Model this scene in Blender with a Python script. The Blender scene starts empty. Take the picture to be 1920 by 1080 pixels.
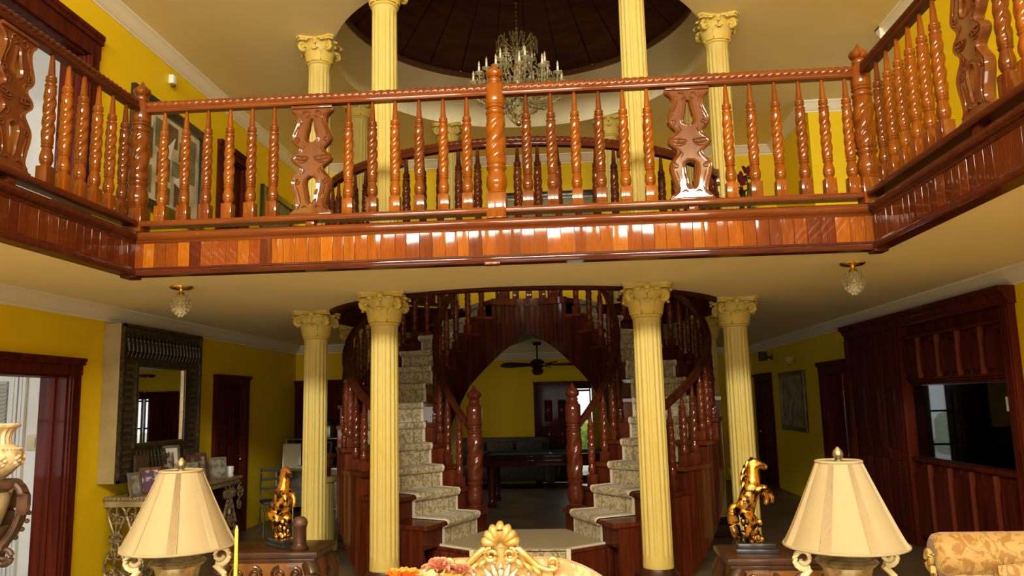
import bpy, bmesh, math, random
from mathutils import Vector, Matrix
random.seed(7)
S = bpy.context.scene
COL = S.collection
PI = math.pi
# ---------------------------------------------------------------- camera
F = 1464.0
d = Vector(((1065-960)/F, -(752-540)/F, 1)).normalized()
u = Vector(((720-960)/F, 10040/F, 1)); u = (u - u.dot(d)*d).normalized()
r = d.cross(u)
if r.x < 0: r = -r
cam_data = bpy.data.cameras.new('camera'); cam = bpy.data.objects.new('camera', cam_data); COL.objects.link(cam)
ax = Vector((r.x, d.x, u.x)); ay = Vector((r.y, d.y, u.y)); az = Vector((r.z, d.z, u.z))
cam.matrix_world = Matrix(((ax.x, ay.x, -az.x, 0), (ax.y, ay.y, -az.y, 0), (ax.z, ay.z, -az.z, 1.7), (0, 0, 0, 1)))
cam_data.sensor_width = 36; cam_data.lens = 36*F/1920; cam_data.clip_start = .05; cam_data.clip_end = 200
S.camera = cam
S.view_settings.view_transform = 'Standard'; S.view_settings.look = 'None'; S.view_settings.gamma = 1
S.view_settings.use_curve_mapping = False
S.view_settings.exposure = 0.05
# ---------------------------------------------------------------- world and daylight
W = bpy.data.worlds.new('sky'); S.world = W; W.use_nodes = True
W.node_tree.nodes['Background'].inputs[0].default_value = (.85, .93, 1, 1)
W.node_tree.nodes['Background'].inputs[1].default_value = 1.6
def area(name, loc, rot, sx, sy, power, color=(1, 1, 1)):
    l = bpy.data.lights.new(name, 'AREA'); l.shape = 'RECTANGLE'; l.size = sx; l.size_y = sy; l.energy = power; l.color = color
    o = bpy.data.objects.new(name, l); COL.objects.link(o); o.location = loc; o.rotation_euler = rot
    return o
# daylight just outside the tall windows of the entrance wall behind the camera
REAR = -3.0
WARM = (1, .95, .78)
for x in (-2.75, -.45, 1.85):
    area('daylight_clerestory_window', (x, REAR-.32, 5.42), (PI/2, 0, 0), 1.9, .86, 590, WARM)
for x in (-2.9, -.45, 2.0):
    area('daylight_lower_window', (x, REAR-.32, 1.4), (PI/2, 0, 0), 1.6, 1.9, 105, WARM)
area('daylight_side_room_lower', (-6.6, 4.15, 1.6), (PI/2, 0, 0), 1.5, 1.4, 42, (1, .98, .96))
area('daylight_side_room_upper', (-6.6, 4.15, 4.7), (PI/2, 0, 0), 1.5, 1.4, 42, (1, .98, .96))
area('daylight_back_door', (.4, 17.3, 1.2), (-PI/2, 0, 0), 1.2, 1.8, 5, (1, 1, .9))
area('daylight_gallery_window', (5.6, 10.05, 4.6), (0, PI/2, 0), 1.4, 1.4, 2, WARM)
area('right_room_fill', (7.05, 14.6, 1.6), (0, PI/2, 0), 1.2, 1.2, 10, WARM)  # fill light added to brighten the right room; no window known there
area('fan_room_fill', (-2.45, 15.3, 1.5), (0, -PI/2, 0), 1.2, 1.4, 2.2, WARM)  # added fill for the fan room; its window is made up

# ---------------------------------------------------------------- materials
MATS = {}
def mat(name, col, rough=.5, metal=0., coat=0., spec=.5, noise=None, bump=None, rnd=None, trans=0., sub=None):
    """noise=(scale xyz, colour2, contrast); bump=(scale, strength); rnd=list of colours picked by object random"""
    m = bpy.data.materials.new(name); m.use_nodes = True; N = m.node_tree.nodes; L = m.node_tree.links
    b = N['Principled BSDF']
    b.inputs['Base Color'].default_value = (*col, 1); b.inputs['Roughness'].default_value = rough; b.inputs['Metallic'].default_value = metal
    b.inputs['Coat Weight'].default_value = coat; b.inputs['Coat Roughness'].default_value = .06; b.inputs['Specular IOR Level'].default_value = spec
    b.inputs['Transmission Weight'].default_value = trans
    out = None
    tc = N.new('ShaderNodeTexCoord')
    if rnd:
        oi = N.new('ShaderNodeObjectInfo'); cr = N.new('ShaderNodeValToRGB'); e = cr.color_ramp.elements
        for k in range(len(rnd)-2): e.new(.5)
        for k, c in enumerate(rnd): e[k].position = k/(len(rnd)-1); e[k].color = (*c, 1)
        L.new(oi.outputs['Random'], cr.inputs[0]); out = cr.outputs[0]
    if noise:
        sc, c2, lo, hi = noise
        mp = N.new('ShaderNodeMapping'); mp.inputs['Scale'].default_value = sc
        L.new(tc.outputs['Object'], mp.inputs[0])
        if rnd:
            va = N.new('ShaderNodeVectorMath'); va.operation = 'SCALE'; va.inputs[0].default_value = (31, 17, 23)
            L.new(oi.outputs['Random'], va.inputs['Scale']); L.new(va.outputs[0], mp.inputs['Location'])
        nz = N.new('ShaderNodeTexNoise'); nz.inputs['Scale'].default_value = 1; nz.inputs['Detail'].default_value = 6
        L.new(mp.outputs[0], nz.inputs['Vector'])
        rp = N.new('ShaderNodeMapRange'); rp.inputs[1].default_value = lo; rp.inputs[2].default_value = hi; L.new(nz.outputs[0], rp.inputs[0])
        mx = N.new('ShaderNodeMix'); mx.data_type = 'RGBA'
        if out: L.new(out, mx.inputs[6])
        else: mx.inputs[6].default_value = (*col, 1)
        if rnd:
            mm = N.new('ShaderNodeMix'); mm.data_type = 'RGBA'; mm.blend_type = 'MULTIPLY'; mm.inputs[0].default_value = 1
            L.new(out, mm.inputs[6]); mm.inputs[7].default_value = (*c2, 1); L.new(mm.outputs[2], mx.inputs[7])
        else: mx.inputs[7].default_value = (*c2, 1)
        L.new(rp.outputs[0], mx.inputs[0]); out = mx.outputs[2]
    if out: L.new(out, b.inputs['Base Color'])
    if bump:
        nb = N.new('ShaderNodeTexNoise'); nb.inputs['Scale'].default_value = bump[0]; nb.inputs['Detail'].default_value = 4
        L.new(tc.outputs['Object'], nb.inputs['Vector'])
        bp = N.new('ShaderNodeBump'); bp.inputs['Strength'].default_value = bump[1]; bp.inputs['Distance'].default_value = .01
        L.new(nb.outputs[0], bp.inputs['Height']); L.new(bp.outputs[0], b.inputs['Normal'])
    MATS[name] = m
    return m
mat('yellow_wall', (.80, .55, .004), .6, spec=.25, noise=((.7, .7, .7), (.74, .50, .004), .35, .65), bump=(90, .12))
mat('yellow_paint', (.52, .405, .125), .5, spec=.2, noise=((5, 5, 5), (.50, .375, .09), .4, .7))
mat('cream_capital', (.54, .42, .12), .5, spec=.2, noise=((14, 14, 14), (.58, .38, .05), .4, .65))
mat('ceiling_paint', (.88, .75, .43), .8, noise=((1.2, 1.2, 1.2), (.84, .71, .40), .35, .65))
mat('drum_paint', (.90, .80, .54), .8, noise=((1.2, 1.2, 1.2), (.86, .76, .50), .35, .65))
mat('white_trim', (.78, .70, .54), .5, bump=(40, .1))
mat('white_room', (.80, .80, .80), .6, noise=((.8, .8, .8), (.74, .74, .74), .35, .65))
mat('blind_white', (.62, .60, .54), .5, noise=((3, 3, 3), (.56, .54, .48), .4, .6))
WOODS = [(.20, .048, .002), (.26, .070, .003), (.11, .023, .002), (.23, .058, .002), (.15, .033, .002)]
mat('rail_wood', (.30, .08, .012), .55, coat=.9, spec=.04, rnd=WOODS, noise=((22, 22, 2.2), (.62, .5, .42), .42, .68))
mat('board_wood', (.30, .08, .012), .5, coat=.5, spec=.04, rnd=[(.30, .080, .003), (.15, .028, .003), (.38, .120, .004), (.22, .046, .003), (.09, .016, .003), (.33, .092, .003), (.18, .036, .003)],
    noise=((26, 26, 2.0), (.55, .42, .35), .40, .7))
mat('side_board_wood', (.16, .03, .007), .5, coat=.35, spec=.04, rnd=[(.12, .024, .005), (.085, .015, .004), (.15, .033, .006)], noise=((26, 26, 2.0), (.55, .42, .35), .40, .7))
mat('rail_dark', (.075, .014, .004), .5, coat=.4, spec=.04, noise=((3, 22, 22), (.045, .008, .003), .42, .68))
mat('front_rail_wood', (.15, .035, .005), .5, coat=.8, spec=.04, noise=((2, 22, 22), (.10, .020, .004), .42, .68))
mat('carved_wood', (.26, .075, .022), .4, coat=.8, spec=.04, rnd=[(.12, .032, .008), (.145, .040, .009)], noise=((18, 18, 2.4), (.7, .6, .55), .42, .68))
mat('dark_wood', (.055, .010, .004), .5, coat=.12, spec=.04, noise=((16, 16, 1.6), (.028, .005, .003), .4, .66))
mat('stair_wood', (.085, .016, .006), .5, coat=.35, spec=.04, rnd=[(.095, .018, .006), (.07, .013, .005), (.12, .024, .007)], noise=((16, 16, 1.6), (.55, .45, .4), .4, .66))
mat('door_wood', (.085, .013, .006), .55, coat=.06, spec=.04, noise=((18, 18, 1.4), (.045, .006, .003), .4, .66))
mat('cabinet_wood', (.095, .014, .005), .6, coat=.04, spec=.04, noise=((14, 14, 1.2), (.04, .006, .003), .36, .68))
mat('cabinet_wood_lit', (.16, .034, .010), .5, coat=.15, spec=.1, noise=((14, 14, 1.2), (.10, .018, .006), .36, .68))  # brighter cabinet wood; light caught on stile edges put into the colour
mat('dome_wood', (.085, .024, .009), .7, spec=.2, noise=((2.5, 2.5, 14), (.05, .013, .006), .4, .66))
mat('dome_trim', (.20, .09, .03), .6, noise=((20, 20, 20), (.13, .055, .02), .4, .66))
mat('table_wood', (.055, .020, .008), .4, coat=.2, spec=.2, noise=((10, 10, 3), (.028, .010, .004), .4, .66))
mat('amber_wood', (.20, .075, .012), .4, coat=.2, spec=.2, noise=((10, 10, 3), (.10, .034, .007), .4, .66))
mat('floor_bounce', (.52, .43, .29), .35, noise=((2.2, 2.2, 2.2), (.44, .36, .24), .4, .62))  # pale tone added out of view to bounce light up to the ceilings
mat('stair_wood_shaded', (.05, .009, .004), .5, coat=.5, spec=.04, rnd=[(.05, .009, .004), (.038, .007, .003)], noise=((16, 16, 1.6), (.55, .45, .4), .4, .66))  # darker copy of the stair wood; shade put into the colour
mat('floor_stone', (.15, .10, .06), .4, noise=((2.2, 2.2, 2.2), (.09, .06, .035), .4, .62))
mat('upper_floor_bounce', (.68, .57, .38), .35, noise=((2.2, 2.2, 2.2), (.60, .50, .33), .4, .62))  # unseen floor made pale to bounce light onto the upper ceiling
mat('plinth_wood', (.05, .014, .007), .35, noise=((12, 12, 2), (.03, .008, .004), .4, .6))
mat('lamp_shade', (.31, .245, .14), .85, spec=.1, noise=((40, 40, 3), (.30, .237, .134), .4, .62))
mat('lamp_shade_pleat', (.335, .257, .147), .85, spec=.1, noise=((120, 120, 2), (.315, .237, .133), .42, .6))
mat('shade_lining', (.78, .74, .72), .7, noise=((30, 30, 30), (.72, .68, .66), .4, .6))
mat('pewter', (.42, .36, .22), .32, metal=.85, noise=((30, 30, 30), (.22, .18, .10), .42, .64))
mat('cream_metal', (.72, .62, .36), .4, metal=.15, noise=((30, 30, 30), (.6, .5, .26), .42, .64))
mat('gilt', (.56, .36, .12), .34, metal=.4, noise=((22, 22, 22), (.44, .25, .05), .42, .64))
mat('gilt_silver', (.75, .68, .55), .3, metal=.6, noise=((22, 22, 22), (.6, .52, .38), .42, .64))
mat('bronze_gold', (.75, .36, .06), .26, metal=.9, noise=((22, 22, 22), (.035, .016, .006), .44, .56))
mat('black_gloss', (.012, .010, .009), .25, coat=.3, noise=((8, 8, 8), (.02, .016, .014), .4, .6))
mat('black_matt', (.012, .011, .010), .6, noise=((8, 8, 8), (.02, .018, .016), .4, .6))
mat('iron_gold', (.32, .24, .12), .45, metal=.4, noise=((30, 30, 30), (.12, .085, .04), .42, .62))
mat('marble_gold', (.36, .28, .15), .35, noise=((8, 8, 8), (.24, .17, .08), .4, .62))
mat('beige_side', (.36, .28, .14), .6, spec=.2, noise=((4, 4, 4), (.31, .24, .115), .4, .62))
mat('mirror_frame', (.035, .024, .014), .32, metal=.35, noise=((24, 24, 24), (.10, .068, .03), .46, .68))
mat('mirror_bead', (.20, .16, .09), .28, metal=.8, noise=((24, 24, 24), (.16, .12, .07), .44, .62))
mat('mirror_glass', (.92, .92, .90), .015, metal=1.0)
mat('urn_cream', (.66, .52, .32), .4, noise=((20, 20, 20), (.40, .27, .13), .42, .64))
mat('carved_brown', (.085, .036, .018), .5, noise=((20, 20, 20), (.035, .014, .007), .42, .64))
mat('porcelain', (.82, .80, .76), .3, noise=((10, 10, 10), (.78, .76, .72), .4, .6))
mat('paper_white', (.70, .68, .62), .7, noise=((6, 6, 6), (.62, .60, .54), .4, .6))
mat('photo_dark', (.06, .05, .05), .3, noise=((14, 14, 14), (.38, .30, .24), .48, .66))
mat('photo_violet', (.10, .05, .12), .3, noise=((14, 14, 14), (.62, .55, .55), .50, .62))
mat('photo_grey', (.30, .28, .24), .3, noise=((14, 14, 14), (.08, .07, .05), .45, .62))
mat('frame_silver', (.36, .34, .30), .3, metal=.6, noise=((14, 14, 14), (.26, .24, .2), .4, .6))
mat('frame_brown', (.14, .05, .025), .4, noise=((14, 14, 4), (.08, .03, .014), .4, .6))
mat('chrome', (.75, .74, .70), .15, metal=1.0)
mat('crystal', (.50, .43, .24), .14, spec=.8, metal=.2, noise=((40, 40, 40), (.22, .17, .08), .42, .6))
mat('brass', (.80, .55, .14), .22, metal=1.0)
mat('candle_white', (.86, .80, .70), .5, noise=((10, 10, 10), (.8, .74, .62), .4, .6))
mat('candle_yellow', (.85, .62, .06), .45, noise=((10, 10, 10), (.8, .56, .05), .4, .6))
mat('bulb_glass', (.62, .50, .30), .1, spec=.8, noise=((10, 10, 10), (.5, .4, .22), .4, .6))
mat('aquarium_water', (.020, .034, .014), .3, coat=.3, noise=((5, 5, 5), (.05, .07, .028), .42, .7))
mat('pool_cloth', (.02, .16, .15), .9, noise=((30, 30, 30), (.02, .13, .12), .4, .6))
mat('sofa_dark', (.05, .036, .022), .8, noise=((20, 20, 20), (.09, .065, .04), .42, .62))
mat('art_grey', (.32, .28, .17), .6, noise=((6, 6, 6), (.16, .13, .07), .42, .62))
mat('art_frame', (.13, .10, .05), .35, metal=.4, noise=((14, 14, 14), (.07, .05, .025), .4, .6))
mat('art_cream', (.62, .54, .36), .6, noise=((5, 5, 5), (.40, .33, .19), .42, .62))
mat('art_brown', (.16, .09, .04), .6, noise=((5, 5, 5), (.09, .05, .025), .42, .62))
mat('art_green', (.20, .19, .10), .6, noise=((5, 5, 5), (.12, .12, .06), .42, .62))
mat('leaf_green', (.022, .035, .012), .5, noise=((14, 14, 14), (.04, .06, .018), .42, .62))
mat('hedge_green', (.20, .36, .05), .7, noise=((9, 9, 9), (.40, .55, .12), .42, .62))
mat('ground_grey', (.5, .5, .46), .8, noise=((9, 9, 9), (.4, .4, .36), .42, .62))
mat('flower_red', (.22, .015, .012), .5, noise=((14, 14, 14), (.12, .008, .008), .42, .62))
mat('petal_orange', (.92, .30, .02), .55, rnd=[(.66, .13, .01), (.70, .25, .02), (.64, .18, .02), (.70, .32, .03)], noise=((20, 20, 20), (.9, .8, .7), .42, .62))
mat('petal_pink', (.90, .34, .22), .55, rnd=[(.62, .24, .13), (.64, .32, .20)], noise=((20, 20, 20), (.9, .8, .75), .42, .62))
mat('terracotta', (.14, .035, .018), .4, coat=.2, noise=((10, 10, 10), (.09, .02, .01), .42, .62))
mat('red_cloth', (.45, .02, .02), .7, noise=((10, 10, 10), (.35, .015, .015), .42, .62))
mat('lilac_cloth', (.32, .24, .28), .7, noise=((10, 10, 10), (.27, .2, .24), .42, .62))
mat('navy_cloth', (.03, .035, .07), .6, noise=((10, 10, 10), (.04, .045, .08), .42, .62))
mat('curtain_gold', (.78, .52, .05), .7, noise=((20, 20, 1), (.6, .38, .03), .42, .62))
mat('plastic_cream', (.62, .55, .38), .45, noise=((6, 6, 6), (.56, .49, .33), .42, .62))
def pane_mat():
    m = bpy.data.materials.new('window_pane'); m.use_nodes = True; N = m.node_tree.nodes; L = m.node_tree.links
    g = N.new('ShaderNodeBsdfGlossy'); g.inputs['Roughness'].default_value = .02
    t = N.new('ShaderNodeBsdfTransparent'); t.inputs[0].default_value = (.95, .97, .96, 1); fr = N.new('ShaderNodeFresnel'); mx = N.new('ShaderNodeMixShader')
    L.new(fr.outputs[0], mx.inputs[0]); L.new(t.outputs[0], mx.inputs[1]); L.new(g.outputs[0], mx.inputs[2]); L.new(mx.outputs[0], N['Material Output'].inputs[0]); MATS['window_pane'] = m
pane_mat()
def glass_mat(name, tint, mixf):
    m = bpy.data.materials.new(name); m.use_nodes = True; N = m.node_tree.nodes; L = m.node_tree.links
    b = N['Principled BSDF']; b.inputs['Base Color'].default_value = (*tint, 1); b.inputs['Roughness'].default_value = .15
    t = N.new('ShaderNodeBsdfTransparent'); mx = N.new('ShaderNodeMixShader'); mx.inputs[0].default_value = mixf
    L.new(t.outputs[0], mx.inputs[1]); L.new(b.outputs[0], mx.inputs[2]); L.new(mx.outputs[0], N['Material Output'].inputs[0]); MATS[name] = m
glass_mat('frosted_glass', (.62, .52, .46), .7)
glass_mat('crystal_clear', (.52, .44, .24), .6)
mat('carpet_line', (.17, .13, .07), .95, noise=((60, 60, 60), (.14, .11, .06), .4, .6))
def floral(name, c1, c2, c3, scale, rough=.85):
    m = bpy.data.materials.new(name); m.use_nodes = True; N = m.node_tree.nodes; L = m.node_tree.links
    b = N['Principled BSDF']; b.inputs['Roughness'].default_value = rough
    tc = N.new('ShaderNodeTexCoord'); n1 = N.new('ShaderNodeTexNoise'); n1.inputs['Scale'].default_value = scale; n1.inputs['Detail'].default_value = 2; n1.inputs['Distortion'].default_value = 1.6
    v = N.new('ShaderNodeTexVoronoi'); v.inputs['Scale'].default_value = scale*.55
    L.new(tc.outputs['Object'], n1.inputs['Vector']); L.new(tc.outputs['Object'], v.inputs['Vector'])
    r1 = N.new('ShaderNodeMapRange'); r1.inputs[1].default_value = .44; r1.inputs[2].default_value = .52; L.new(n1.outputs[0], r1.inputs[0])
    r2 = N.new('ShaderNodeMapRange'); r2.inputs[1].default_value = .18; r2.inputs[2].default_value = .28; L.new(v.outputs['Distance'], r2.inputs[0])
    a = N.new('ShaderNodeMix'); a.data_type = 'RGBA'; a.inputs[6].default_value = (*c1, 1); a.inputs[7].default_value = (*c2, 1); L.new(r1.outputs[0], a.inputs[0])
    e = N.new('ShaderNodeMix'); e.data_type = 'RGBA'; e.inputs[6].default_value = (*c3, 1); L.new(a.outputs[2], e.inputs[7]); L.new(r2.outputs[0], e.inputs[0])
    L.new(e.outputs[2], b.inputs['Base Color']); b.inputs['Sheen Weight'].default_value = .2
    MATS[name] = m
floral('carpet_floral', (.20, .16, .08), (.40, .33, .21), (.29, .24, .14), 21)
mat('carpet_plain', (.32, .26, .16), .95, noise=((60, 60, 60), (.32, .26, .16), .4, .6))
mat('carpet_binding', (.50, .44, .32), .9, noise=((60, 60, 60), (.58, .52, .40), .4, .6))
floral('damask_gold', (.21, .092, .009), (.31, .18, .045), (.24, .112, .013), 22, .7)
floral('damask_pink', (.48, .22, .085), (.58, .35, .17), (.52, .26, .11), 17, .7)

# ---------------------------------------------------------------- mesh helpers
def catmull(P, rad=None, k=5):
    P = [Vector(p) for p in P]; out = []; ro = []; n = len(P); lst = isinstance(rad, (list, tuple))
    for i in range(n-1):
        a, b, c, e = P[max(i-1, 0)], P[i], P[i+1], P[min(i+2, n-1)]
        for q in range(k):
            t = q/k; out.append(.5*((2*b)+(c-a)*t+(2*a-5*b+4*c-e)*t*t+(3*b-a-3*c+e)*t*t*t))
            if lst: ro.append(rad[i]+(rad[i+1]-rad[i])*t)
    out.append(P[-1])
    if lst: ro.append(rad[-1])
    return out, (ro if lst else rad)
class MB:
    def __init__(s): s.v = []; s.f = []
    def add(s, vs, fs):
        o = len(s.v); s.v += [tuple(p) for p in vs]; s.f += [tuple(i+o for i in q) for q in fs]; return s
    def box(s, x0, x1, y0, y1, z0, z1):
        return s.add([(x0, y0, z0), (x1, y0, z0), (x1, y1, z0), (x0, y1, z0), (x0, y0, z1), (x1, y0, z1), (x1, y1, z1), (x0, y1, z1)],
                     [(0, 3, 2, 1), (4, 5, 6, 7), (0, 1, 5, 4), (1, 2, 6, 5), (2, 3, 7, 6), (3, 0, 4, 7)])
    def cbox(s, x0, x1, y0, y1, z0, z1, c):
        """box with chamfered edges"""
        b = bmesh.new(); bmesh.ops.create_cube(b, size=1)
        for q in b.verts: q.co = Vector(((x0+x1)/2+q.co.x*(x1-x0), (y0+y1)/2+q.co.y*(y1-y0), (z0+z1)/2+q.co.z*(z1-z0)))
        bmesh.ops.bevel(b, geom=b.edges[:], offset=c, segments=2, affect='EDGES', profile=.6)
        b.verts.index_update(); s.add([q.co for q in b.verts], [[q.index for q in f.verts] for f in b.faces]); b.free(); return s
    def lathe(s, rows, n=24, lobes=0, c=(0, 0), close=True, f=None):
        """rows: (z, r[, amp, phase]); radius r*(1+amp*cos(lobes*a-phase))"""
        vs = []; fs = []
        for row in rows:
            z, rr = row[0], row[1]; am = row[2] if len(row) > 2 else 0; ph = row[3] if len(row) > 3 else 0
            for k in range(n):
                a = 2*PI*k/n; w = math.cos(lobes*(a)-ph) if f is None else f(lobes*a-ph)
                q = rr*(1+am*w); vs.append((c[0]+q*math.cos(a), c[1]+q*math.sin(a), z))
        m = len(rows)
        for i in range(m-1):
            for k in range(n): fs.append((i*n+k, i*n+(k+1) % n, (i+1)*n+(k+1) % n, (i+1)*n+k))
        if close: fs.append(tuple(range(n-1, -1, -1))); fs.append(tuple(range((m-1)*n, m*n)))
        return s.add(vs, fs)
    def sweep(s, path, prof, closed=False, plumb=True, cap=True):
        """prof: list of (side, up), or a function of index giving such a list"""
        P = [Vector(p) for p in path]; n = len(P); vs = []; m = None
        for i, p in enumerate(P):
            if closed: t = P[(i+1) % n]-P[i-1]
            else: t = P[min(i+1, n-1)]-P[max(i-1, 0)]
            t.normalize(); up0 = Vector((0, 0, 1)) if abs(t.z) < .98 else Vector((0, 1, 0))
            side = t.cross(up0).normalized(); up = up0 if (plumb and abs(t.z) < .98) else side.cross(t).normalized()
            q = prof(i) if callable(prof) else prof; m = len(q)
            vs += [p+side*a+up*b for a, b in q]
        fs = []
        for i in range(n if closed else n-1):
            j = (i+1) % n
            for k in range(m): l = (k+1) % m; fs.append((i*m+k, i*m+l, j*m+l, j*m+k))
        if not closed and cap: fs.append(tuple(range(m))); fs.append(tuple(range((n-1)*m+m-1, (n-1)*m-1, -1)))
        return s.add(vs, fs)
    def tube(s, path, rad, n=8, closed=False):
        if not closed and 3 <= len(path) <= 8:      # round off coarse paths
            path, rad = catmull(path, rad)
        def pf(i):
            q = rad(i) if callable(rad) else (rad[i] if isinstance(rad, (list, tuple)) else rad)
            return [(q*math.cos(2*PI*k/n), q*math.sin(2*PI*k/n)) for k in range(n)]
        return s.sweep(path, pf, closed, plumb=False)
    def ball(s, c, rx, ry=None, rz=None, n=12, m=8):
        ry = ry or rx; rz = rz or rx; vs = []; fs = []
        for i in range(1, m):
            b = PI*i/m
            for k in range(n): a = 2*PI*k/n; vs.append((c[0]+rx*math.sin(b)*math.cos(a), c[1]+ry*math.sin(b)*math.sin(a), c[2]+rz*math.cos(b)))
        t = len(vs); vs += [(c[0], c[1], c[2]+rz), (c[0], c[1], c[2]-rz)]
        for i in range(m-2):
            for k in range(n): fs.append((i*n+k, (i+1)*n+k, (i+1)*n+(k+1) % n, i*n+(k+1) % n))
        for k in range(n): fs.append((t, k, (k+1) % n)); fs.append((t+1, (m-2)*n+(k+1) % n, (m-2)*n+k))
        return s.add(vs, fs)
    def octa(s, c, w, h):
        x, y, z = c
        return s.add([(x+w, y, z), (x, y+w, z), (x-w, y, z), (x, y-w, z), (x, y, z+h), (x, y, z-h)], [(0, 1, 4), (1, 2, 4), (2, 3, 4), (3, 0, 4), (1, 0, 5), (2, 1, 5), (3, 2, 5), (0, 3, 5)])
    def prism(s, poly, h0, h1, plane='xy'):
        """polygon extruded between h0 and h1 along the third axis"""
        n = len(poly); ma = {'xy': lambda a, b, h: (a, b, h), 'xz': lambda a, b, h: (a, h, b), 'yz': lambda a, b, h: (h, a, b)}[plane]
        vs = [ma(a, b, h0) for a, b in poly]+[ma(a, b, h1) for a, b in poly]
        return s.add(vs, [tuple(range(n-1, -1, -1)), tuple(range(n, 2*n))]+[(k, (k+1) % n, n+(k+1) % n, n+k) for k in range(n)])
    def grid(s, fn, nu, nv, closeu=False):
        vs = [fn(i, j) for i in range(nu) for j in range(nv)]; fs = []
        for i in range(nu if closeu else nu-1):
            for j in range(nv-1): a = (i+1) % nu; fs.append((i*nv+j, a*nv+j, a*nv+j+1, i*nv+j+1))
        return s.add(vs, fs)
    def mesh(s, name, material, sharp=38, recalc=True):
        me = bpy.data.meshes.new(name); me.from_pydata(s.v, [], s.f)
        if recalc:
            b = bmesh.new(); b.from_mesh(me); bmesh.ops.recalc_face_normals(b, faces=b.faces[:]); b.to_mesh(me); b.free()
        me.materials.append(MATS[material])
        me.polygons.foreach_set('use_smooth', [True]*len(me.polygons)); me.set_sharp_from_angle(angle=math.radians(sharp))
        me.update(); return me
    def build(s, name, material, parent=None, loc=None, rot=None, **k):
        return link(name, s.mesh(name, material, **k), parent, loc, rot)
def link(name, me, parent=None, loc=None, rot=None, scale=None):
    o = bpy.data.objects.new(name, me); COL.objects.link(o)
    if parent: o.parent = parent
    if loc: o.location = loc
    if rot: o.rotation_euler = rot
    if scale: o.scale = scale
    return o
def tag(o, label, cat, group=None, kind=None):
    o['label'] = label; o['category'] = cat
    if group: o['group'] = group
    if kind: o['kind'] = kind
    return o
def thing(name, label, cat, loc=(0, 0, 0), rz=0., group=None):
    o = bpy.data.objects.new(name, None); COL.objects.link(o); o.location = loc; o.rotation_euler = (0, 0, rz); o.empty_display_size = .1
    return tag(o, label, cat, group)
def structure(o, label=None, cat=None):
    o['kind'] = 'structure'
    if label: o['label'] = label
    if cat: o['category'] = cat
    return o
def kids(o): return [c for c in bpy.data.objects if c.parent == o]
def copy_tree(o, parent=None):
    c = o.copy(); COL.objects.link(c); c.parent = parent
    for ch in kids(o): copy_tree(ch, c)
    return c
def lerp_table(t, x):
    if x <= t[0][0]: return t[0][1]
    for (a, p), (b, q) in zip(t, t[1:]):
        if x <= b: return p+(q-p)*(x-a)/(b-a)
    return t[-1][1]
def smooth_table(t, x):
    if x <= t[0][0]: return t[0][1]
    for (a, p), (b, q) in zip(t, t[1:]):
        if x <= b:
            k = (x-a)/(b-a); k = k*k*(3-2*k); return p+(q-p)*k
    return t[-1][1]
def spiral(cx, cz, r0, r1, a0, turns, n=22):
    """points of a flat spiral in (x,z)"""
    return [(cx+(r0+(r1-r0)*i/(n-1))*math.cos(a0+turns*2*PI*i/(n-1)), cz+(r0+(r1-r0)*i/(n-1))*math.sin(a0+turns*2*PI*i/(n-1))) for i in range(n)]
# ================================================================ THE SETTING
CX, CY = -.48, 9.4          # centre of the round stair hall
XL, XR = -4.65, 3.9         # side walls
Z1, Z2, Z3 = 2.75, 3.06, 5.95   # lower ceiling, upper floor, upper ceiling
BX0, BX1, BY = -3.35, 2.29, 5.78  # balcony edges
HOLE = 2.32
TH = .25
def wall(name, axis, a, b, u0, u1, z0, z1, holes, material, parent=None):
    """wall between planes a..b of the axis ('x' or 'y'), running u0..u1, with rectangular openings (u0,u1,z0,z1)"""
    us = sorted({u0, u1, *[h[0] for h in holes], *[h[1] for h in holes]}); zs = sorted({z0, z1, *[h[2] for h in holes], *[h[3] for h in holes]})
    us = [q for q in us if u0 <= q <= u1]; zs = [q for q in zs if z0 <= q <= z1]
    m = MB()
    for p, q in zip(us, us[1:]):
        for s_, t_ in zip(zs, zs[1:]):
            cu, cz = (p+q)/2, (s_+t_)/2
            if any(h[0] < cu < h[1] and h[2] < cz < h[3] for h in holes): continue
            m.box(*((a, b, p, q) if axis == 'x' else (p, q, a, b)), s_, t_)
    o = m.build(name, material, parent, recalc=False)
    return structure(o) if not parent else o
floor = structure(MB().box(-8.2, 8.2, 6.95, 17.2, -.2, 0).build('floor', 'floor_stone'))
structure(MB().box(-8.2, 8.2, REAR-.3, 6.95, -.2, 0).build('floor_front', 'floor_bounce'))  # out-of-view floor, made paler than the rest as a reflector
# side walls
DL1 = (5.75, 7.03)
wall('wall_left', 'x', XL-TH, XL, REAR, 13.2, 0, Z1, [(DL1[0], DL1[1], 0, 2.05), (10.16, 11.04, 0, 2.04)], 'yellow_wall')
wall('wall_left_upper', 'x', XL-TH, XL, REAR, 13.2, Z2, Z3, [(DL1[0], DL1[1], Z2, 5.22), (10.06, 10.86, Z2, 5.2)], 'yellow_wall')
wall('wall_right', 'x', XR, XR+TH, REAR, 16.9, 0, Z1, [(7.16, 9.36, 0, 2.5), (11.34, 12.28, 0, 2.02), (15.42, 16.5, 0, 2.02)], 'yellow_wall')
wall('wall_right_upper', 'x', XR, XR+TH, REAR, 8.87, Z2, Z3, [], 'yellow_wall')
wall('wall_gallery_near', 'y', 8.62, 8.87, XR+TH, 5.6, Z2, Z3, [], 'yellow_wall')
wall('wall_gallery_end', 'x', 5.6, 5.8, 8.62, 11.5, Z2, Z3, [(9.35, 10.75, 3.9, 5.3)], 'yellow_wall')
wall('wall_gallery_far', 'y', 11.25, 11.5, 3.65, 5.6, Z2, Z3, [], 'yellow_wall')
wall('wall_upper_right_return', 'x', 3.65, 3.85, 11.5, 13.2, Z2, Z3, [], 'yellow_wall')
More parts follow.
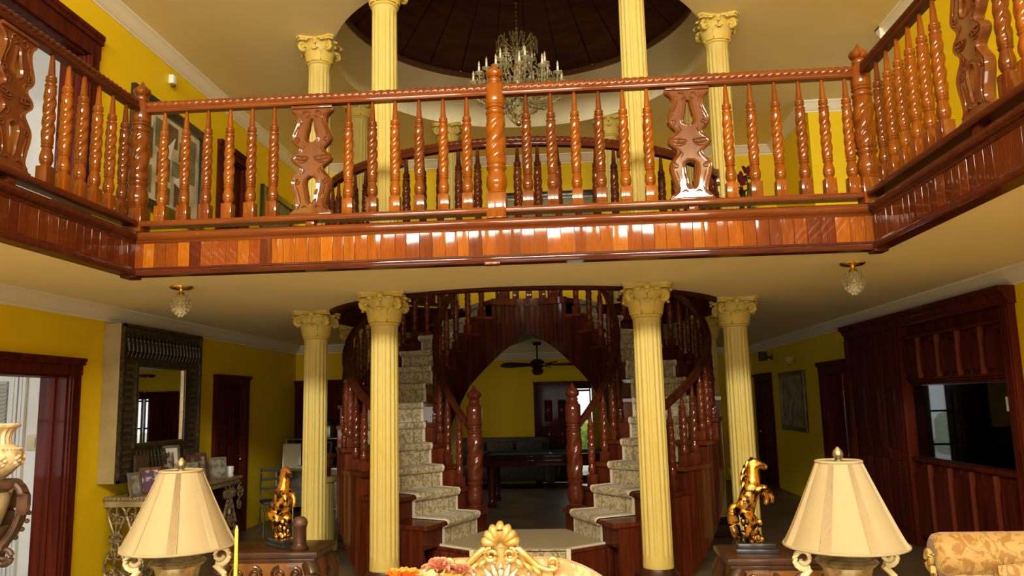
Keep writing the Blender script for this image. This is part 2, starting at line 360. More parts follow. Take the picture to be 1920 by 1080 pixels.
wall('wall_upper_back', 'y', 13.2, 13.45, XL-TH, 3.85, Z2, Z3, [], 'yellow_wall')
wall('wall_back_left', 'y', 13.2, 13.4, XL-TH, -2.6, 0, Z1, [(-4.58, -3.7, 0, 2.03)], 'yellow_wall')
wall('wall_fan_room_left', 'x', -2.8, -2.6, 13.4, 16.9, 0, Z1, [(14.7, 15.9, .8, 2.2)], 'yellow_wall')  # window opening cut only for the added fan-room light
wall('wall_back', 'y', 16.9, 17.1, -2.8, XR+TH, 0, Z1, [(-.62, .9, 0, 1.98)], 'yellow_wall')
wall('wall_rear', 'y', REAR-.25, REAR, XL-TH, XR+TH, 0, Z3, [(x-.95, x+.95, 4.98, 5.86) for x in (-2.75, -.45, 1.85)]+[(x-.8, x+.8, .4, 2.4) for x in (-2.9, -.45, 2.0)], 'yellow_wall')
# rooms seen through doors
wall('wall_side_room', 'y', 8.0, 8.15, -8, XL-TH, 0, Z1, [(-7.2, -5.92, .9, 2.1)], 'white_room')
wall('wall_side_room_upper', 'y', 8.0, 8.15, -8, XL-TH, Z2, Z3, [], 'white_room')
for nm, z0, z1 in (('', 0, Z1), ('_upper', Z2, Z3)):
    wall('wall_side_room_far'+nm, 'x', -8.15, -8, 4.2, 8.15, z0, z1, [], 'white_room')
    wall('wall_side_room_near'+nm, 'y', 4.2, 4.35, -8, XL-TH, z0, z1, [(-7.4, -5.8, z0+.85, z0+2.35)], 'white_room')
wall('wall_right_room_far', 'x', 6.8, 6.95, 10.6, 16.9, 0, Z1, [(14.0, 15.2, 1.0, 2.2)], 'yellow_wall')  # opening added for the fill light of this room
wall('wall_right_room_near', 'y', 10.5, 10.65, XR+TH, 6.95, 0, Z1, [], 'yellow_wall')
wall('wall_right_room_back', 'y', 16.9, 17.1, XR+TH, 6.95, 0, Z1, [], 'yellow_wall')
# floors between storeys
def ring_plate(name, rad, rect, z0, z1, material, n=128):
    x0, x1, y0, y1 = rect; angs = [2*PI*k/n for k in range(n)]
    angs += [math.atan2(y-CY, x-CX) % (2*PI) for x in (x0, x1) for y in (y0, y1)]; angs = sorted(set(angs)); n = len(angs)
    inn, out = [], []
    for a in angs:
        c, s_ = math.cos(a), math.sin(a); t = 1e9
        if c > 1e-9: t = min(t, (x1-CX)/c)
        if c < -1e-9: t = min(t, (x0-CX)/c)
        if s_ > 1e-9: t = min(t, (y1-CY)/s_)
        if s_ < -1e-9: t = min(t, (y0-CY)/s_)
        inn.append((CX+rad*c, CY+rad*s_)); out.append((CX+t*c, CY+t*s_))
    vs = [(x, y, z0) for x, y in inn]+[(x, y, z0) for x, y in out]+[(x, y, z1) for x, y in inn]+[(x, y, z1) for x, y in out]; fs = []
    for k in range(n):
        l = (k+1) % n; fs += [(k, l, n+l, n+k), (2*n+k, 3*n+k, 3*n+l, 2*n+l), (k, 2*n+k, 2*n+l, l), (n+k, n+l, 3*n+l, 3*n+k)]
    return structure(MB().add(vs, fs).build(name, material))
ring_plate('ceiling_lower', HOLE, (XL-TH, XR+TH, BY, 13.4), Z1, Z1+.15, 'ceiling_paint')
ring_plate('floor_upper', HOLE, (XL-TH, XR+TH, BY, 13.4), Z1+.15, Z2, 'upper_floor_bounce')
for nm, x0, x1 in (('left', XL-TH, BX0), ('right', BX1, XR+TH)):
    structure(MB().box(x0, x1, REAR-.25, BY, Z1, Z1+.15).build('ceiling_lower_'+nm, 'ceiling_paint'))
    structure(MB().box(x0, x1, REAR-.25, BY, Z1+.15, Z2).build('floor_upper_'+nm, 'upper_floor_bounce'))
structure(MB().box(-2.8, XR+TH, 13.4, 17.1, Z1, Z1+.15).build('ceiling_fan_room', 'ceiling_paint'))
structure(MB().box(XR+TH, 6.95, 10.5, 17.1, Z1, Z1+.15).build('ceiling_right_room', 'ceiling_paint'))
structure(MB().box(XR+TH, 5.8, 8.62, 11.5, Z1+.15, Z2).build('floor_gallery', 'upper_floor_bounce'))
for nm, z in (('lower', Z1), ('upper', Z3)):
    structure(MB().box(-8.15, XL-TH, 4.2, 8.15, z, z+.12).build('ceiling_side_room_'+nm, 'white_room'))
structure(MB().box(-8.15, XL-TH, 4.2, 8.15, Z2-.15, Z2).build('floor_side_room_upper', 'upper_floor_bounce'))
DR = 2.3
ring_plate('ceiling', DR, (XL-TH, 5.8, REAR-.25, 13.45), Z3, Z3+.12, 'ceiling_paint')
# dome: plaster drum, wooden trim ring, conical roof of wooden panels
m = MB(); N = 96
DRR = (DR, DR, DR+.16, DR+.16, DR+.2, DR+.2)
m.grid(lambda i, j: (CX+DRR[j]*math.cos(2*PI*i/N), CY+DRR[j]*math.sin(2*PI*i/N), (Z3, 6.73, 6.73, 7.1, 7.1, Z3+.12)[j]), N, 6, True)
drum = structure(m.build('wall_dome_drum', 'drum_paint'))
pth = [(CX+(DR+.03)*math.cos(2*PI*i/N), CY+(DR+.03)*math.sin(2*PI*i/N), 6.77) for i in range(N)]
structure(MB().sweep(pth, [(-.06, -.05), (.06, -.05), (.06, .04), (0, .06), (-.06, .03)], True).build('trim_dome_ring', 'dome_trim'))
dome = structure(MB().lathe([(8.62, .28), (8.72, .28)], 24, c=(CX, CY)).build('ceiling_dome', 'dome_wood'))
NP = 28
for k in range(NP):
    a0, a1 = 2*PI*k/NP+.006, 2*PI*(k+1)/NP-.006; R0, R1 = DR+.1, .27; vs = []
    for (R_, z) in ((R0, 6.80), (R1, 8.62)):
        for a in (a0, a1):
            for dz in (0, .05): vs.append((CX+R_*math.cos(a), CY+R_*math.sin(a), z+dz))
    MB().add(vs, [(0, 2, 6, 4), (1, 5, 7, 3), (0, 4, 5, 1), (2, 3, 7, 6), (0, 1, 3, 2), (4, 6, 7, 5)]).build('roof_panel', 'dome_wood', dome)
pth = [(CX+DR*1.05*math.cos(2*PI*i/N), CY+DR*1.05*math.sin(2*PI*i/N)) for i in range(N)]
MB().add([(x, y, 6.88) for x, y in pth]+[(CX, CY, 8.75)], [(i, (i+1) % N, N) for i in range(N)]).build('roof_underlay', 'dome_wood', dome, recalc=False)
# crown mouldings
CROWN = [(0, 0), (.13, 0), (.13, -.02), (.10, -.035), (.085, -.07), (.045, -.10), (.03, -.125), (.012, -.13), (.012, -.15), (0, -.15)]
def crown(name, pts, flip=False, k=1.0):
    pr = [((-a if flip else a)*k, b*k) for a, b in CROWN]
    return structure(MB().sweep(pts, pr).build(name, 'white_trim', sharp=50))
crown('trim_crown_upper_left', [(XL, REAR, Z3), (XL, 13.2, Z3)])
crown('trim_crown_upper_back', [(XL, 13.2, Z3), (3.65, 13.2, Z3)])
crown('trim_crown_upper_return', [(3.65, 13.2, Z3), (3.65, 11.25, Z3)])
crown('trim_crown_gallery_far', [(3.65-.13, 11.25, Z3), (5.6, 11.25, Z3)])
crown('trim_crown_upper_right', [(XR, 8.87+.13, Z3), (XR, REAR, Z3)])
crown('trim_crown_gallery_near', [(5.6, 8.87, Z3), (XR-.13, 8.87, Z3)])
crown('trim_crown_lower_left', [(XL, REAR, Z1), (XL, 13.2, Z1)], k=.95)
crown('trim_crown_lower_right', [(XR, 16.9, Z1), (XR, REAR, Z1)], k=.95)
crown('trim_crown_lower_back', [(-2.6, 16.9, Z1), (XR, 16.9, Z1)], k=.95)
crown('trim_crown_lower_back_left', [(XL, 13.2, Z1), (-2.6, 13.2, Z1)], k=.95)
# doors: casing with fluted jambs and cornice head; n counts the doors
def casing(root, axis, x, u0, u1, z0, z1, w, proud, sgn, head=.14, depth=TH):
    """wooden casing around an opening on wall plane x; sgn = side of the wall the room lies on"""
    def bx(m, a0, a1, p0, p1, q0, q1):
        a0, a1 = sorted((x+sgn*a0, x+sgn*a1))
        if axis == 'x': m.box(a0, a1, p0, p1, q0, q1)
        else: m.box(p0, p1, a0, a1, q0, q1)
    for uu, e in ((u0, -1), (u1, 1)):
        m = MB(); lo, hi = sorted((uu, uu+e*w)); bx(m, 0, proud*.6, lo, hi, z0, z1)
        for k in range(3):
            c = uu+e*w*(.2+.3*k); bx(m, proud*.6, proud, c-w*.09, c+w*.09, z0, z1)
        m.build('casing_jamb', 'door_wood', root)
        m = MB(); lo, hi = sorted((uu, uu-e*.02)); bx(m, -depth-.01, 0, lo, hi, z0, z1); bx(m, -depth*.62, -depth*.4, *sorted((uu-e*.02, uu-e*.04)), z0, z1); m.build('jamb_lining', 'door_wood', root)
    m = MB(); bx(m, 0, proud, u0-w, u1+w, z1, z1+head*.6); bx(m, 0, proud*1.5, u0-w-.006, u1+w+.006, z1+head*.6, z1+head*.82); bx(m, 0, proud*1.7, u0-w-.012, u1+w+.012, z1+head*.82, z1+head); m.build('casing_head', 'door_wood', root)
    m = MB(); bx(m, -depth-.01, 0, u0, u1, z1-.02, z1); m.build('head_lining', 'door_wood', root)
def leaf(root, w, h, loc, rz, knob=True, material='door_wood', npan=3):
    """panelled door leaf, hinge at the origin, width along +x"""
    o = MB().box(.01, w-.01, -.02, .02, .01, h).build('door_leaf', material, root, loc, (0, 0, rz))
    ph = (h-.3)/npan
    for k in range(npan):
        for s_ in (0, 1):
            x0 = .1+s_*(w/2-.04); x1 = x0+w/2-.16
            m = MB()
            for y in (-1, 1): m.cbox(x0, x1, min(y*.012, y*.032), max(y*.012, y*.032), .16+k*ph, .16+(k+1)*ph-.1, .01)
            m.build('door_panel', material, o)
    if knob:
        m = MB()
        for y in (-1, 1): m.ball((w-.07, y*.06, 1.0), .028); m.box(w-.075, w-.065, min(0, y*.06), max(0, y*.06), .995, 1.005)
        m.build('door_knob', 'brass', o)
    return o
def door(n, label, axis, x, u0, u1, z0, z1, w, sgn, head=.14, lf=None, proud=.045, depth=TH):
    o = bpy.data.objects.new('door_%d' % n, None); COL.objects.link(o); structure(o, label, 'doorway')
    casing(o, axis, x, u0, u1, z0, z1, w, proud, sgn, head, depth)
    if lf: leaf(o, *lf)
    return o
door(1, 'open doorway in dark wood casing to the white side room, ground floor left', 'x', XL, *DL1, 0, 2.05, .15, 1, .16)
door(2, 'dark wood door in the ground floor left wall beyond the mirror', 'x', XL, 10.16, 11.04, 0, 2.04, .11, 1, .12, (.88, 2.03, (XL-.06, 10.16, 0), PI/2))
door(3, 'open doorway in dark molded casing to white room, upper left', 'x', XL, *DL1, Z2, 5.22, .16, 1, .26)
door(4, 'dark wood door upstairs beyond the large framed picture', 'x', XL, 10.06, 10.86, Z2, 5.2, .11, 1, .15, (.8, 2.13, (XL-.07, 10.06, Z2), PI/2))
door(5, 'dark wood doorway beside the aquarium cabinet on the right wall', 'x', XR, 11.34, 12.28, 0, 2.02, .13, -1, .17, (.9, 2.0, (XR+.2, 12.26, 0), 1.48))
door(6, 'far dark door on the right wall past the framed map', 'x', XR, 15.42, 16.5, 0, 2.02, .11, -1, .13, (1.06, 2.01, (XR+.05, 15.43, 0), PI/2))
door(7, 'dark doorway at the far left corner behind the column', 'y', 13.2, -4.58, -3.7, 0, 2.03, .1, -1, .12, (.86, 2.02, (-4.57, 13.28, 0), 0), .045, .2)
d8 = door(8, 'glazed garden doors at the far end under the stair', 'y', 16.9, -.62, .9, 0, 1.98, .11, -1, .14, (.66, 1.97, (-.61, 16.98, 0), 0), .045, .2)
for x0, x1 in ((.08, .46), (.56, .88)):
    m = MB(); m.box(x0-.04, x0, 16.95, 17.0, 0, 1.97); m.box(x1, x1+.03, 16.95, 17.0, 0, 1.97)
    for z in (0, .62, 1.3, 1.9): m.box(x0, x1, 16.955, 16.995, z, z+(.14 if z == 0 else .04))
    m.build('glazed_leaf', 'door_wood', d8)
    for z0, z1 in ((.14, .62), (.66, 1.3), (1.34, 1.9)): MB().box(x0, x1, 16.972, 16.978, z0, z1).build('pane', 'window_pane', d8)
leaf(d8, .62, 1.97, (.05, 16.96, 0), -PI/2)  # extra leaf added, standing open to block bright glass from the mirror
# tall windows of the entrance wall behind the camera, side-room and gallery windows, and the added fan-room one
WN = 0
def window(axis, x, u0, u1, z0, z1, nu, nz, material='dark_wood', label=None, w=.06, th=.08):
    global WN; WN += 1
    o = bpy.data.objects.new('window_%d' % WN, None); COL.objects.link(o); structure(o, label, 'window')
    m = MB()
    def bx(p0, p1, q0, q1): m.box(*((x-th/2, x+th/2, p0, p1) if axis == 'x' else (p0, p1, x-th/2, x+th/2)), q0, q1)
    bx(u0, u1, z0, z0+w); bx(u0, u1, z1-w, z1); bx(u0, u0+w, z0+w, z1-w); bx(u1-w, u1, z0+w, z1-w); m.build('window_frame', material, o)
    for k in range(1, nu): m = MB(); c = u0+(u1-u0)*k/nu; bx(c-.02, c+.02, z0+w, z1-w); m.build('mullion', material, o)
    for k in range(1, nz): m = MB(); c = z0+(z1-z0)*k/nz; bx(u0+w, u1-w, c-.018, c+.018); m.build('glazing_bar', material, o)
    return o
for x in (-2.75, -.45, 1.85): window('y', REAR-.12, x-.95, x+.95, 4.98, 5.86, 3, 1)
for x in (-2.9, -.45, 2.0): window('y', REAR-.12, x-.8, x+.8, .4, 2.4, 2, 3)
window('y', 4.27, -7.4, -5.8, .85, 2.35, 2, 2, 'white_room'); window('y', 4.27, -7.4, -5.8, Z2+.85, Z2+2.35, 2, 2, 'white_room')
window('x', 5.7, 9.35, 10.75, 3.9, 5.3, 2, 2, 'white_room'); window('x', -2.7, 14.7, 15.9, .8, 2.2, 2, 2, 'white_room')  # second one, in the fan room, added to go with its fill light
o = window('y', 8.07, -7.2, -5.92, .9, 2.1, 1, 1, 'white_room', 'white window with closed blinds in the side room', .05)
for k in range(26):
    z = .97+k*.042; MB().add([(-7.14, 8.0, z), (-5.98, 8.0, z), (-5.98, 8.035, z+.036), (-7.14, 8.035, z+.036), (-7.14, 8.0, z+.004), (-5.98, 8.0, z+.004), (-5.98, 8.035, z+.04), (-7.14, 8.035, z+.04)],
        [(0, 1, 2, 3), (4, 7, 6, 5), (0, 4, 5, 1), (1, 5, 6, 2), (2, 6, 7, 3), (3, 7, 4, 0)]).build('blind_slat', 'blind_white', o)
MB().box(-7.2, -5.9, 8.06, 8.1, .85, 2.15).build('blind_backing', 'blind_white', o)
m = MB()
for k in range(4): m.cbox(-5.9+k*.045, -5.9+k*.045+.034, 7.965-.008*(k % 2), 8.0, 0, 2.3, .006)
structure(m.build('trim_side_room_window', 'white_room'))
# garden seen through the far glazed doors
structure(MB().box(-8, 8, 17.1, 26, -.3, -.06).build('ground_garden', 'ground_grey'))
m = MB()
for k in range(90):
    x, z = random.uniform(-3, 4), random.uniform(0, 1.6); m.ball((x, 20+random.uniform(-.3, .3), z), random.uniform(.18, .34), n=7, m=5)
tag(m.build('garden_hedge', 'hedge_green', sharp=20), 'sunlit green hedge outside the far glazed doors', 'hedge')

# ---------------------------------------------------------------- balcony fascia: cap, boards, bottom moulding
FB = MB().cbox(-.5, .5, -.012, .012, -.5, .5, .006)
def fascia(n, p0, p1, nrm, material, molds, widths):
    """boarded fascia from p0 to p1 (x,y); nrm points to the room"""
    o = bpy.data.objects.new('trim_fascia_%d' % n, None); COL.objects.link(o); structure(o, molds[2], 'fascia')
    P0, P1 = Vector((*p0, 0)), Vector((*p1, 0)); t = (P1-P0); Lg = t.length; t.normalize(); nv = Vector((*nrm, 0))
    ang = math.atan2(t.y, t.x)
    s = 0; me = MB().cbox(-.5, .5, -.5, .5, -.5, .5, .03).mesh('fascia_board', material)
    while s < Lg-.01:
        w = min(random.uniform(*widths), Lg-s)
        if Lg-s-w < .03: w = Lg-s
        c = P0+t*(s+w/2)+nv*(.012+random.uniform(0, .003)); link('fascia_board', me, o, (c.x, c.y, 2.893), (random.uniform(-.012, .012), 0, ang+random.uniform(-.03, .03)), (w-.003, .024, .225)); s += w
    e0, e1 = P0+Vector((0, 0, 0)), P1
    sd = 1 if t.cross(Vector((0, 0, 1))).dot(nv) > 0 else -1
    cap = [(0, 2.99), (.03, 2.99), (.034, 3.008), (.045, 3.014), (.062, 3.03), (.066, 3.05), (.058, 3.07), (.04, 3.08), (-.10, 3.08), (-.10, Z2), (0, Z2)]
    MB().sweep([P0, P1], [(a*sd, b) for a, b in cap]).build('fascia_cap', molds[0], o, sharp=50)
    bot = [(0, 2.80), (.028, 2.80), (.03, 2.785), (.05, 2.775), (.052, 2.75), (.045, 2.735), (-.06, 2.735), (-.06, 2.75), (0, 2.75)]
    MB().sweep([P0, P1], [(a*sd, b) for a, b in bot]).build('fascia_bottom_molding', molds[1], o, sharp=50)
    return o
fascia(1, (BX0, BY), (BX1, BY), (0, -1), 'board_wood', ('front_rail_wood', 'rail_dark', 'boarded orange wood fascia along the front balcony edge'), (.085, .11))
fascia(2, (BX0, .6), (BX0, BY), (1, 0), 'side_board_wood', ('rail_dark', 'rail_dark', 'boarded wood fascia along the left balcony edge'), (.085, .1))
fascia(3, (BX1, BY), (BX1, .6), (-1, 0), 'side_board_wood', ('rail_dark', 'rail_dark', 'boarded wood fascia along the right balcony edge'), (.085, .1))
for x in (BX0, BX1): MB().cbox(x-.05, x+.05, BY-.09, BY+.05, 2.715, 2.75, .01).build('corner_drop', 'rail_dark', bpy.data.objects['trim_fascia_1'])
MB().cbox((BX0+BX1)/2-.06, (BX0+BX1)/2+.06, BY-.075, BY, 2.72, 2.745, .008).build('centre_drop', 'front_rail_wood', bpy.data.objects['trim_fascia_1'])
# dark boarded lining of the round opening
o = bpy.data.objects.new('trim_opening_lining', None); COL.objects.link(o); structure(o, 'dark boarded wooden lining around the round stair opening', 'fascia')
m = MB(); n = 150
for k in range(n):
    a0, a1 = 2*PI*k/n+.003, 2*PI*(k+1)/n-.003; vs = [(CX+R_*math.cos(a), CY+R_*math.sin(a), z) for z in (2.74, 3.04) for R_ in (HOLE-.035, HOLE) for a in (a0, a1)]
    m.add(vs, [(0, 1, 3, 2), (4, 6, 7, 5), (0, 4, 5, 1), (2, 3, 7, 6), (0, 2, 6, 4), (1, 5, 7, 3)])
lb = m.build('lining_boards', 'dark_wood', o); lb['kind'] = 'stuff'
ring = [(CX+HOLE*math.cos(2*PI*i/120), CY+HOLE*math.sin(2*PI*i/120), 0) for i in range(120)]
MB().sweep(ring, [(.03, 2.72), (.03, 2.75), (-.045, 2.75), (-.05, 2.73), (-.04, 2.715)], True).build('lining_bottom_molding', 'dark_wood', o)
MB().sweep(ring, [(.08, Z2), (.08, 3.085), (-.05, 3.085), (-.065, 3.06), (-.05, 3.035), (0, 3.035)], True).build('lining_cap', 'dark_wood', o)
# ================================================================ TURNED WOOD
def twist_rows(z0, z1, r0, r1, amp, turns, lobes, n):
    return [(z0+(z1-z0)*i/(n-1), r0+(r1-r0)*i/(n-1), amp*min(1, 6*min(i, n-1-i)/(n-1)), lobes*2*PI*turns*i/(n-1)) for i in range(n)]
def baluster_mesh(material, h=.9, dup=1.0, nr=18, nt=38):
    """foot block, vase, spiral shaft, collar rings and a slim tapering neck; origin at the bottom"""
    m = MB(); w = .042; k = h/.9
    m.cbox(-w, w, -w, w, 0, .125*k, .007)
    rows = [(z*k, q) for z, q in ((.118, .026), (.128, .033), (.136, .030), (.146, .036), (.17, .042), (.20, .041), (.23, .033), (.248, .030), (.256, .036), (.264, .038), (.272, .032), (.280, .037), (.288, .036))]
    rows += [(a*k, b, c, e) for a, b, c, e in twist_rows(.292, .665, .0375, .035, .15, 1.4, 3, nt)]
    rows += [(z*k, q) for z, q in ((.670, .033), (.676, .037), (.684, .037), (.690, .030), (.700, .028), (.708, .034), (.716, .036), (.724, .031), (.732, .034), (.740, .033), (.748, .024), (.76, .022), (.83, .0175), (.905, .012))]
    m.lathe(rows, nr, 3, f=lambda x: 2.2*abs(math.cos(x/2))**.8-1.3)
    return m.mesh('baluster', material, sharp=42)
BAL = baluster_mesh('rail_wood'); BAL_DARK = baluster_mesh('stair_wood', nr=15, nt=28)
def newel_mesh(material, h=1.26):
    """square-footed spiral newel with octagonal block and ribbed onion finial"""
    m = MB(); w = .075; k = h/1.26
    m.cbox(-w, w, -w, w, 0, .2*k, .01)
    rows = [(z*k, q) for z, q in ((.19, .06), (.205, .072), (.22, .064), (.24, .072), (.28, .082), (.33, .078), (.37, .062), (.39, .068), (.40, .078), (.415, .078), (.425, .066), (.44, .074))]
    rows += [(a*k, b, c, e) for a, b, c, e in twist_rows(.445, .82, .076, .070, .12, .75, 3, 30)]
    rows += [(z*k, q) for z, q in ((.83, .066), (.84, .076), (.855, .076), (.865, .062), (.88, .062), (.888, .073), (.90, .073), (.905, .06))]
    m.lathe(rows, 30, 3, f=lambda x: 2.2*abs(math.cos(x/2))**.8-1.3)
    m.lathe([(.895*k, .06), (.91*k, .074), (.92*k, .078), (1.06*k, .078), (1.075*k, .070), (1.08*k, .05)], 8)
    m.lathe([(z*k, q) for z, q in ((1.075, .052), (1.09, .058), (1.10, .048), (1.115, .054), (1.125, .050), (1.135, .044))], 20)
    fin = ((1.135, .042), (1.15, .058), (1.168, .066), (1.185, .064), (1.20, .052), (1.212, .038), (1.225, .026), (1.24, .016), (1.262, .004))
    m.lathe([(z*k, q, .10 if .045 < q else .03, 8*.28*i) for i, (z, q) in enumerate(fin)], 32, 8)
    return m.mesh('newel_post', material, sharp=45)
NEW = newel_mesh('rail_wood'); NEW_DARK = newel_mesh('stair_wood')
def panel_mesh():
    """pierced, scrolled splat with raised rims and carved C-scrolls; x across, z up; origin bottom centre, height .86"""
    H = .86; k = .00115
    out = [(0, 148), (.022, 140), (.04, 118), (.065, 106), (.10, 108), (.15, 116), (.22, 134), (.28, 142), (.32, 136), (.36, 112), (.40, 86), (.425, 82), (.445, 96), (.48, 132), (.515, 144), (.55, 132), (.575, 100), (.595, 88), (.615, 92), (.65, 122), (.69, 140), (.73, 138), (.79, 120), (.85, 106), (.90, 106), (.935, 120), (.955, 142), (.975, 148), (1.0, 150)]
    h1 = [(.085, 0), (.10, 8), (.13, 18), (.17, 20), (.22, 31), (.28, 38), (.32, 32), (.345, 0)]
    h2 = [(.667, 0), (.675, 20), (.70, 34), (.74, 31), (.79, 19), (.84, 12), (.88, 7), (.897, 0)]
    nz, nu = 120, 17; M_ = MB()
    ts = [i/(nz-1) for i in range(nz)]
    def hole(t):
        for h in (h1, h2):
            if h[0][0] < t < h[-1][0]: return max(lerp_table(h, t)*.86, .5)
        return 0
    def half(t): return sum(lerp_table(out, min(1, max(0, t+q*.008))) for q in (-1, 0, 1))/3
    for sx in (-1, 1):
        def pt(i, j, face):
            t = ts[i]; a = hole(t)*k; b = half(t)*k; s_ = j/(nu-1); x = a+(b-a)*s_
            rim = math.exp(-((b-x)/.010-1.0)**2)*.009
            if a > 0: rim += math.exp(-((x-a)/.010-1.0)**2)*.008
            if t < .03 or t > .965: rim *= .2
            th = .022+(-.004 if j == nu-1 or (j == 0 and a > 0) else rim)
            return (sx*x, face*th, t*H)
        for f in (-1, 1):
            M_.grid(lambda i, j: pt(i, j, f), nz, nu)
            y = f*.026
            def sc(cx_, ct, R_, a0, turns, rad=.0055): M_.tube([(sx*px, y, pz) for px, pz in spiral(cx_*1.1, ct*H, R_, .006, a0, turns, 18)], [rad*(1-.3*q/17) for q in range(18)], 6)
            def cv(pts, rad=.005): M_.tube([(sx*px, y, pt_*H) for px, pt_ in pts], [rad*.5]+[rad]*(len(pts)-2)+[rad*.5], 6)
            sc(.100, .69, .026, -PI/2, 1.3); sc(.098, .295, .024, PI/2, -1.3); sc(.055, .515, .022, 0, .8, .006)
            cv([(.118, .73), (.110, .79), (.086, .85), (.080, .90), (.10, .94)]); cv([(.112, .25), (.096, .19), (.086, .13), (.090, .08), (.105, .045)])
            cv([(.02, .515), (.06, .50), (.10, .505), (.13, .52)], .007); cv([(.02, .525), (.06, .535), (.10, .54), (.125, .535)], .006); cv([(.03, .495), (.07, .475), (.105, .48)], .006)
            cv([(.025, .945), (.04, .965), (.065, .955), (.07, .93)], .007); cv([(.012, .925), (.03, .915), (.05, .90)], .006)
            cv([(.075, .60), (.06, .625), (.075, .65)], .006); cv([(.072, .425), (.055, .40), (.07, .37)], .006); cv([(.03, .055), (.05, .07), (.075, .055)], .007)
        M_.grid(lambda i, j: pt(i, nu-1, (-1, 1)[j]), nz, 2)
        idx = [i for i in range(nz) if hole(ts[i]) > 0]
        for seg in ([i for i in idx if ts[i] < .5], [i for i in idx if ts[i] > .5]):
            M_.grid(lambda i, j: pt(seg[i], 0, (-1, 1)[j]), len(seg), 2)
    M_.cbox(-.165, .165, -.036, .036, -.018, .004, .006); M_.cbox(-.165, .165, -.036, .036, H-.012, H+.012, .006)
    return M_.mesh('carved_panel', 'carved_wood', sharp=50, recalc=False)
PAN = panel_mesh()
def rope(m, path, rad=.036, lobes=3, pitch=.17, closed=False):
    """twisted rope moulding along a path"""
    dist = [0]
    for a, b in zip(path, path[1:]): dist.append(dist[-1]+(Vector(b)-Vector(a)).length)
    n = 15
    def pf(i):
        q = []
        for k in range(n):
            a = 2*PI*k/n; w = abs(math.cos(.5*(lobes*a-2*PI*lobes*dist[i]/pitch))); rr = rad*(.72+.30*w**.7); q.append((rr*math.cos(a), rr*math.sin(a)))
        return q
    m.sweep(path, pf, closed, plumb=False)
def dense(p, q, step): n = max(2, int((Vector(q)-Vector(p)).length/step)); return [tuple(Vector(p).lerp(Vector(q), i/n)) for i in range(n+1)]
RAILP = [(-.032, 0), (.032, 0), (.040, .010), (.040, .022), (.030, .030), (.026, .05), (-.026, .05), (-.030, .030), (-.040, .022), (-.040, .010)]
ZB0, ZB1, ZR = 3.125, 3.168, 4.068      # bottom rail, rail underside
def straight_railing(label, p0, p1, newels, bals, panels, dark):
    """railing from p0 to p1; positions are distances along it"""
    P0, P1 = Vector((*p0, 0)), Vector((*p1, 0)); t = (P1-P0).normalized(); ang = math.atan2(t.y, t.x); Lg = (P1-P0).length
    o = thing('balcony_railing', label, 'railing', (p0[0], p0[1], Z2), ang)
    z = lambda q: q-Z2
    cuts = [0]+sorted(newels)+[Lg]; w1 = 'rail_dark' if dark else 'front_rail_wood'
    m = MB(); m.sweep([(0, 0, z(ZR)), (Lg, 0, z(ZR))], RAILP); hr = m.build('handrail', w1, o, sharp=50)
    m = MB(); rope(m, dense((0, 0, z(ZR)+.062), (Lg, 0, z(ZR)+.062), .010)); m.build('rope_molding', w1, hr, sharp=80)
    MB().sweep([(0, 0, 0), (Lg, 0, 0)], [(-.06, z(ZB0)), (.06, z(ZB0)), (.066, z(ZB0)+.01), (.066, z(ZB1)-.01), (.058, z(ZB1)), (-.058, z(ZB1)), (-.066, z(ZB1)-.01), (-.066, z(ZB0)+.01)]).build('bottom_rail', w1, o, sharp=50)
    for s_ in sorted(list(newels)+list(panels)): MB().cbox(s_-.035, s_+.035, -.04, .04, .02, z(ZB0), .006).build('rail_support', w1, o)
    for s_ in bals: link('baluster', BAL, o, (s_, 0, z(ZB1)), (0, 0, 0))
    for s_ in panels: link('carved_panel', PAN, o, (s_, 0, z(ZB1)+.018))
    for s_ in newels: link('newel_post', NEW, o, (s_, 0, .02))
    return o
FX = [-3.15, -2.97, -2.79, -2.61, -2.43, -2.25, -1.65, -1.46, -1.28, -1.09, -.90, -.715, -.25, -.06, .125, .31, .495, .68, 1.28, 1.46, 1.645, 1.825, 2.0, 2.17]
ry = BY+.02
straight_railing('front balcony railing with twisted balusters, two pierced panels and middle newel', (BX0, ry), (BX1, ry),
    [0, -.49-BX0, BX1-BX0], [x-BX0 for x in FX], [-1.94-BX0, .985-BX0], False)
SIDE = [.22, .395, .57, .745, .92, 1.095, 1.78, 1.955, 2.13, 2.305, 2.48, 2.655]
ls = straight_railing('left balcony railing running toward the camera from the corner newel', (BX0, ry-.1), (BX0, 2.6), [], [q-.1 for q in SIDE], [1.34, 2.95], True)
rs = straight_railing('right balcony railing running toward the camera from the corner newel', (BX1, ry-.1), (BX1, 2.6), [], [q-.02 for q in SIDE], [1.46, 2.98], True)
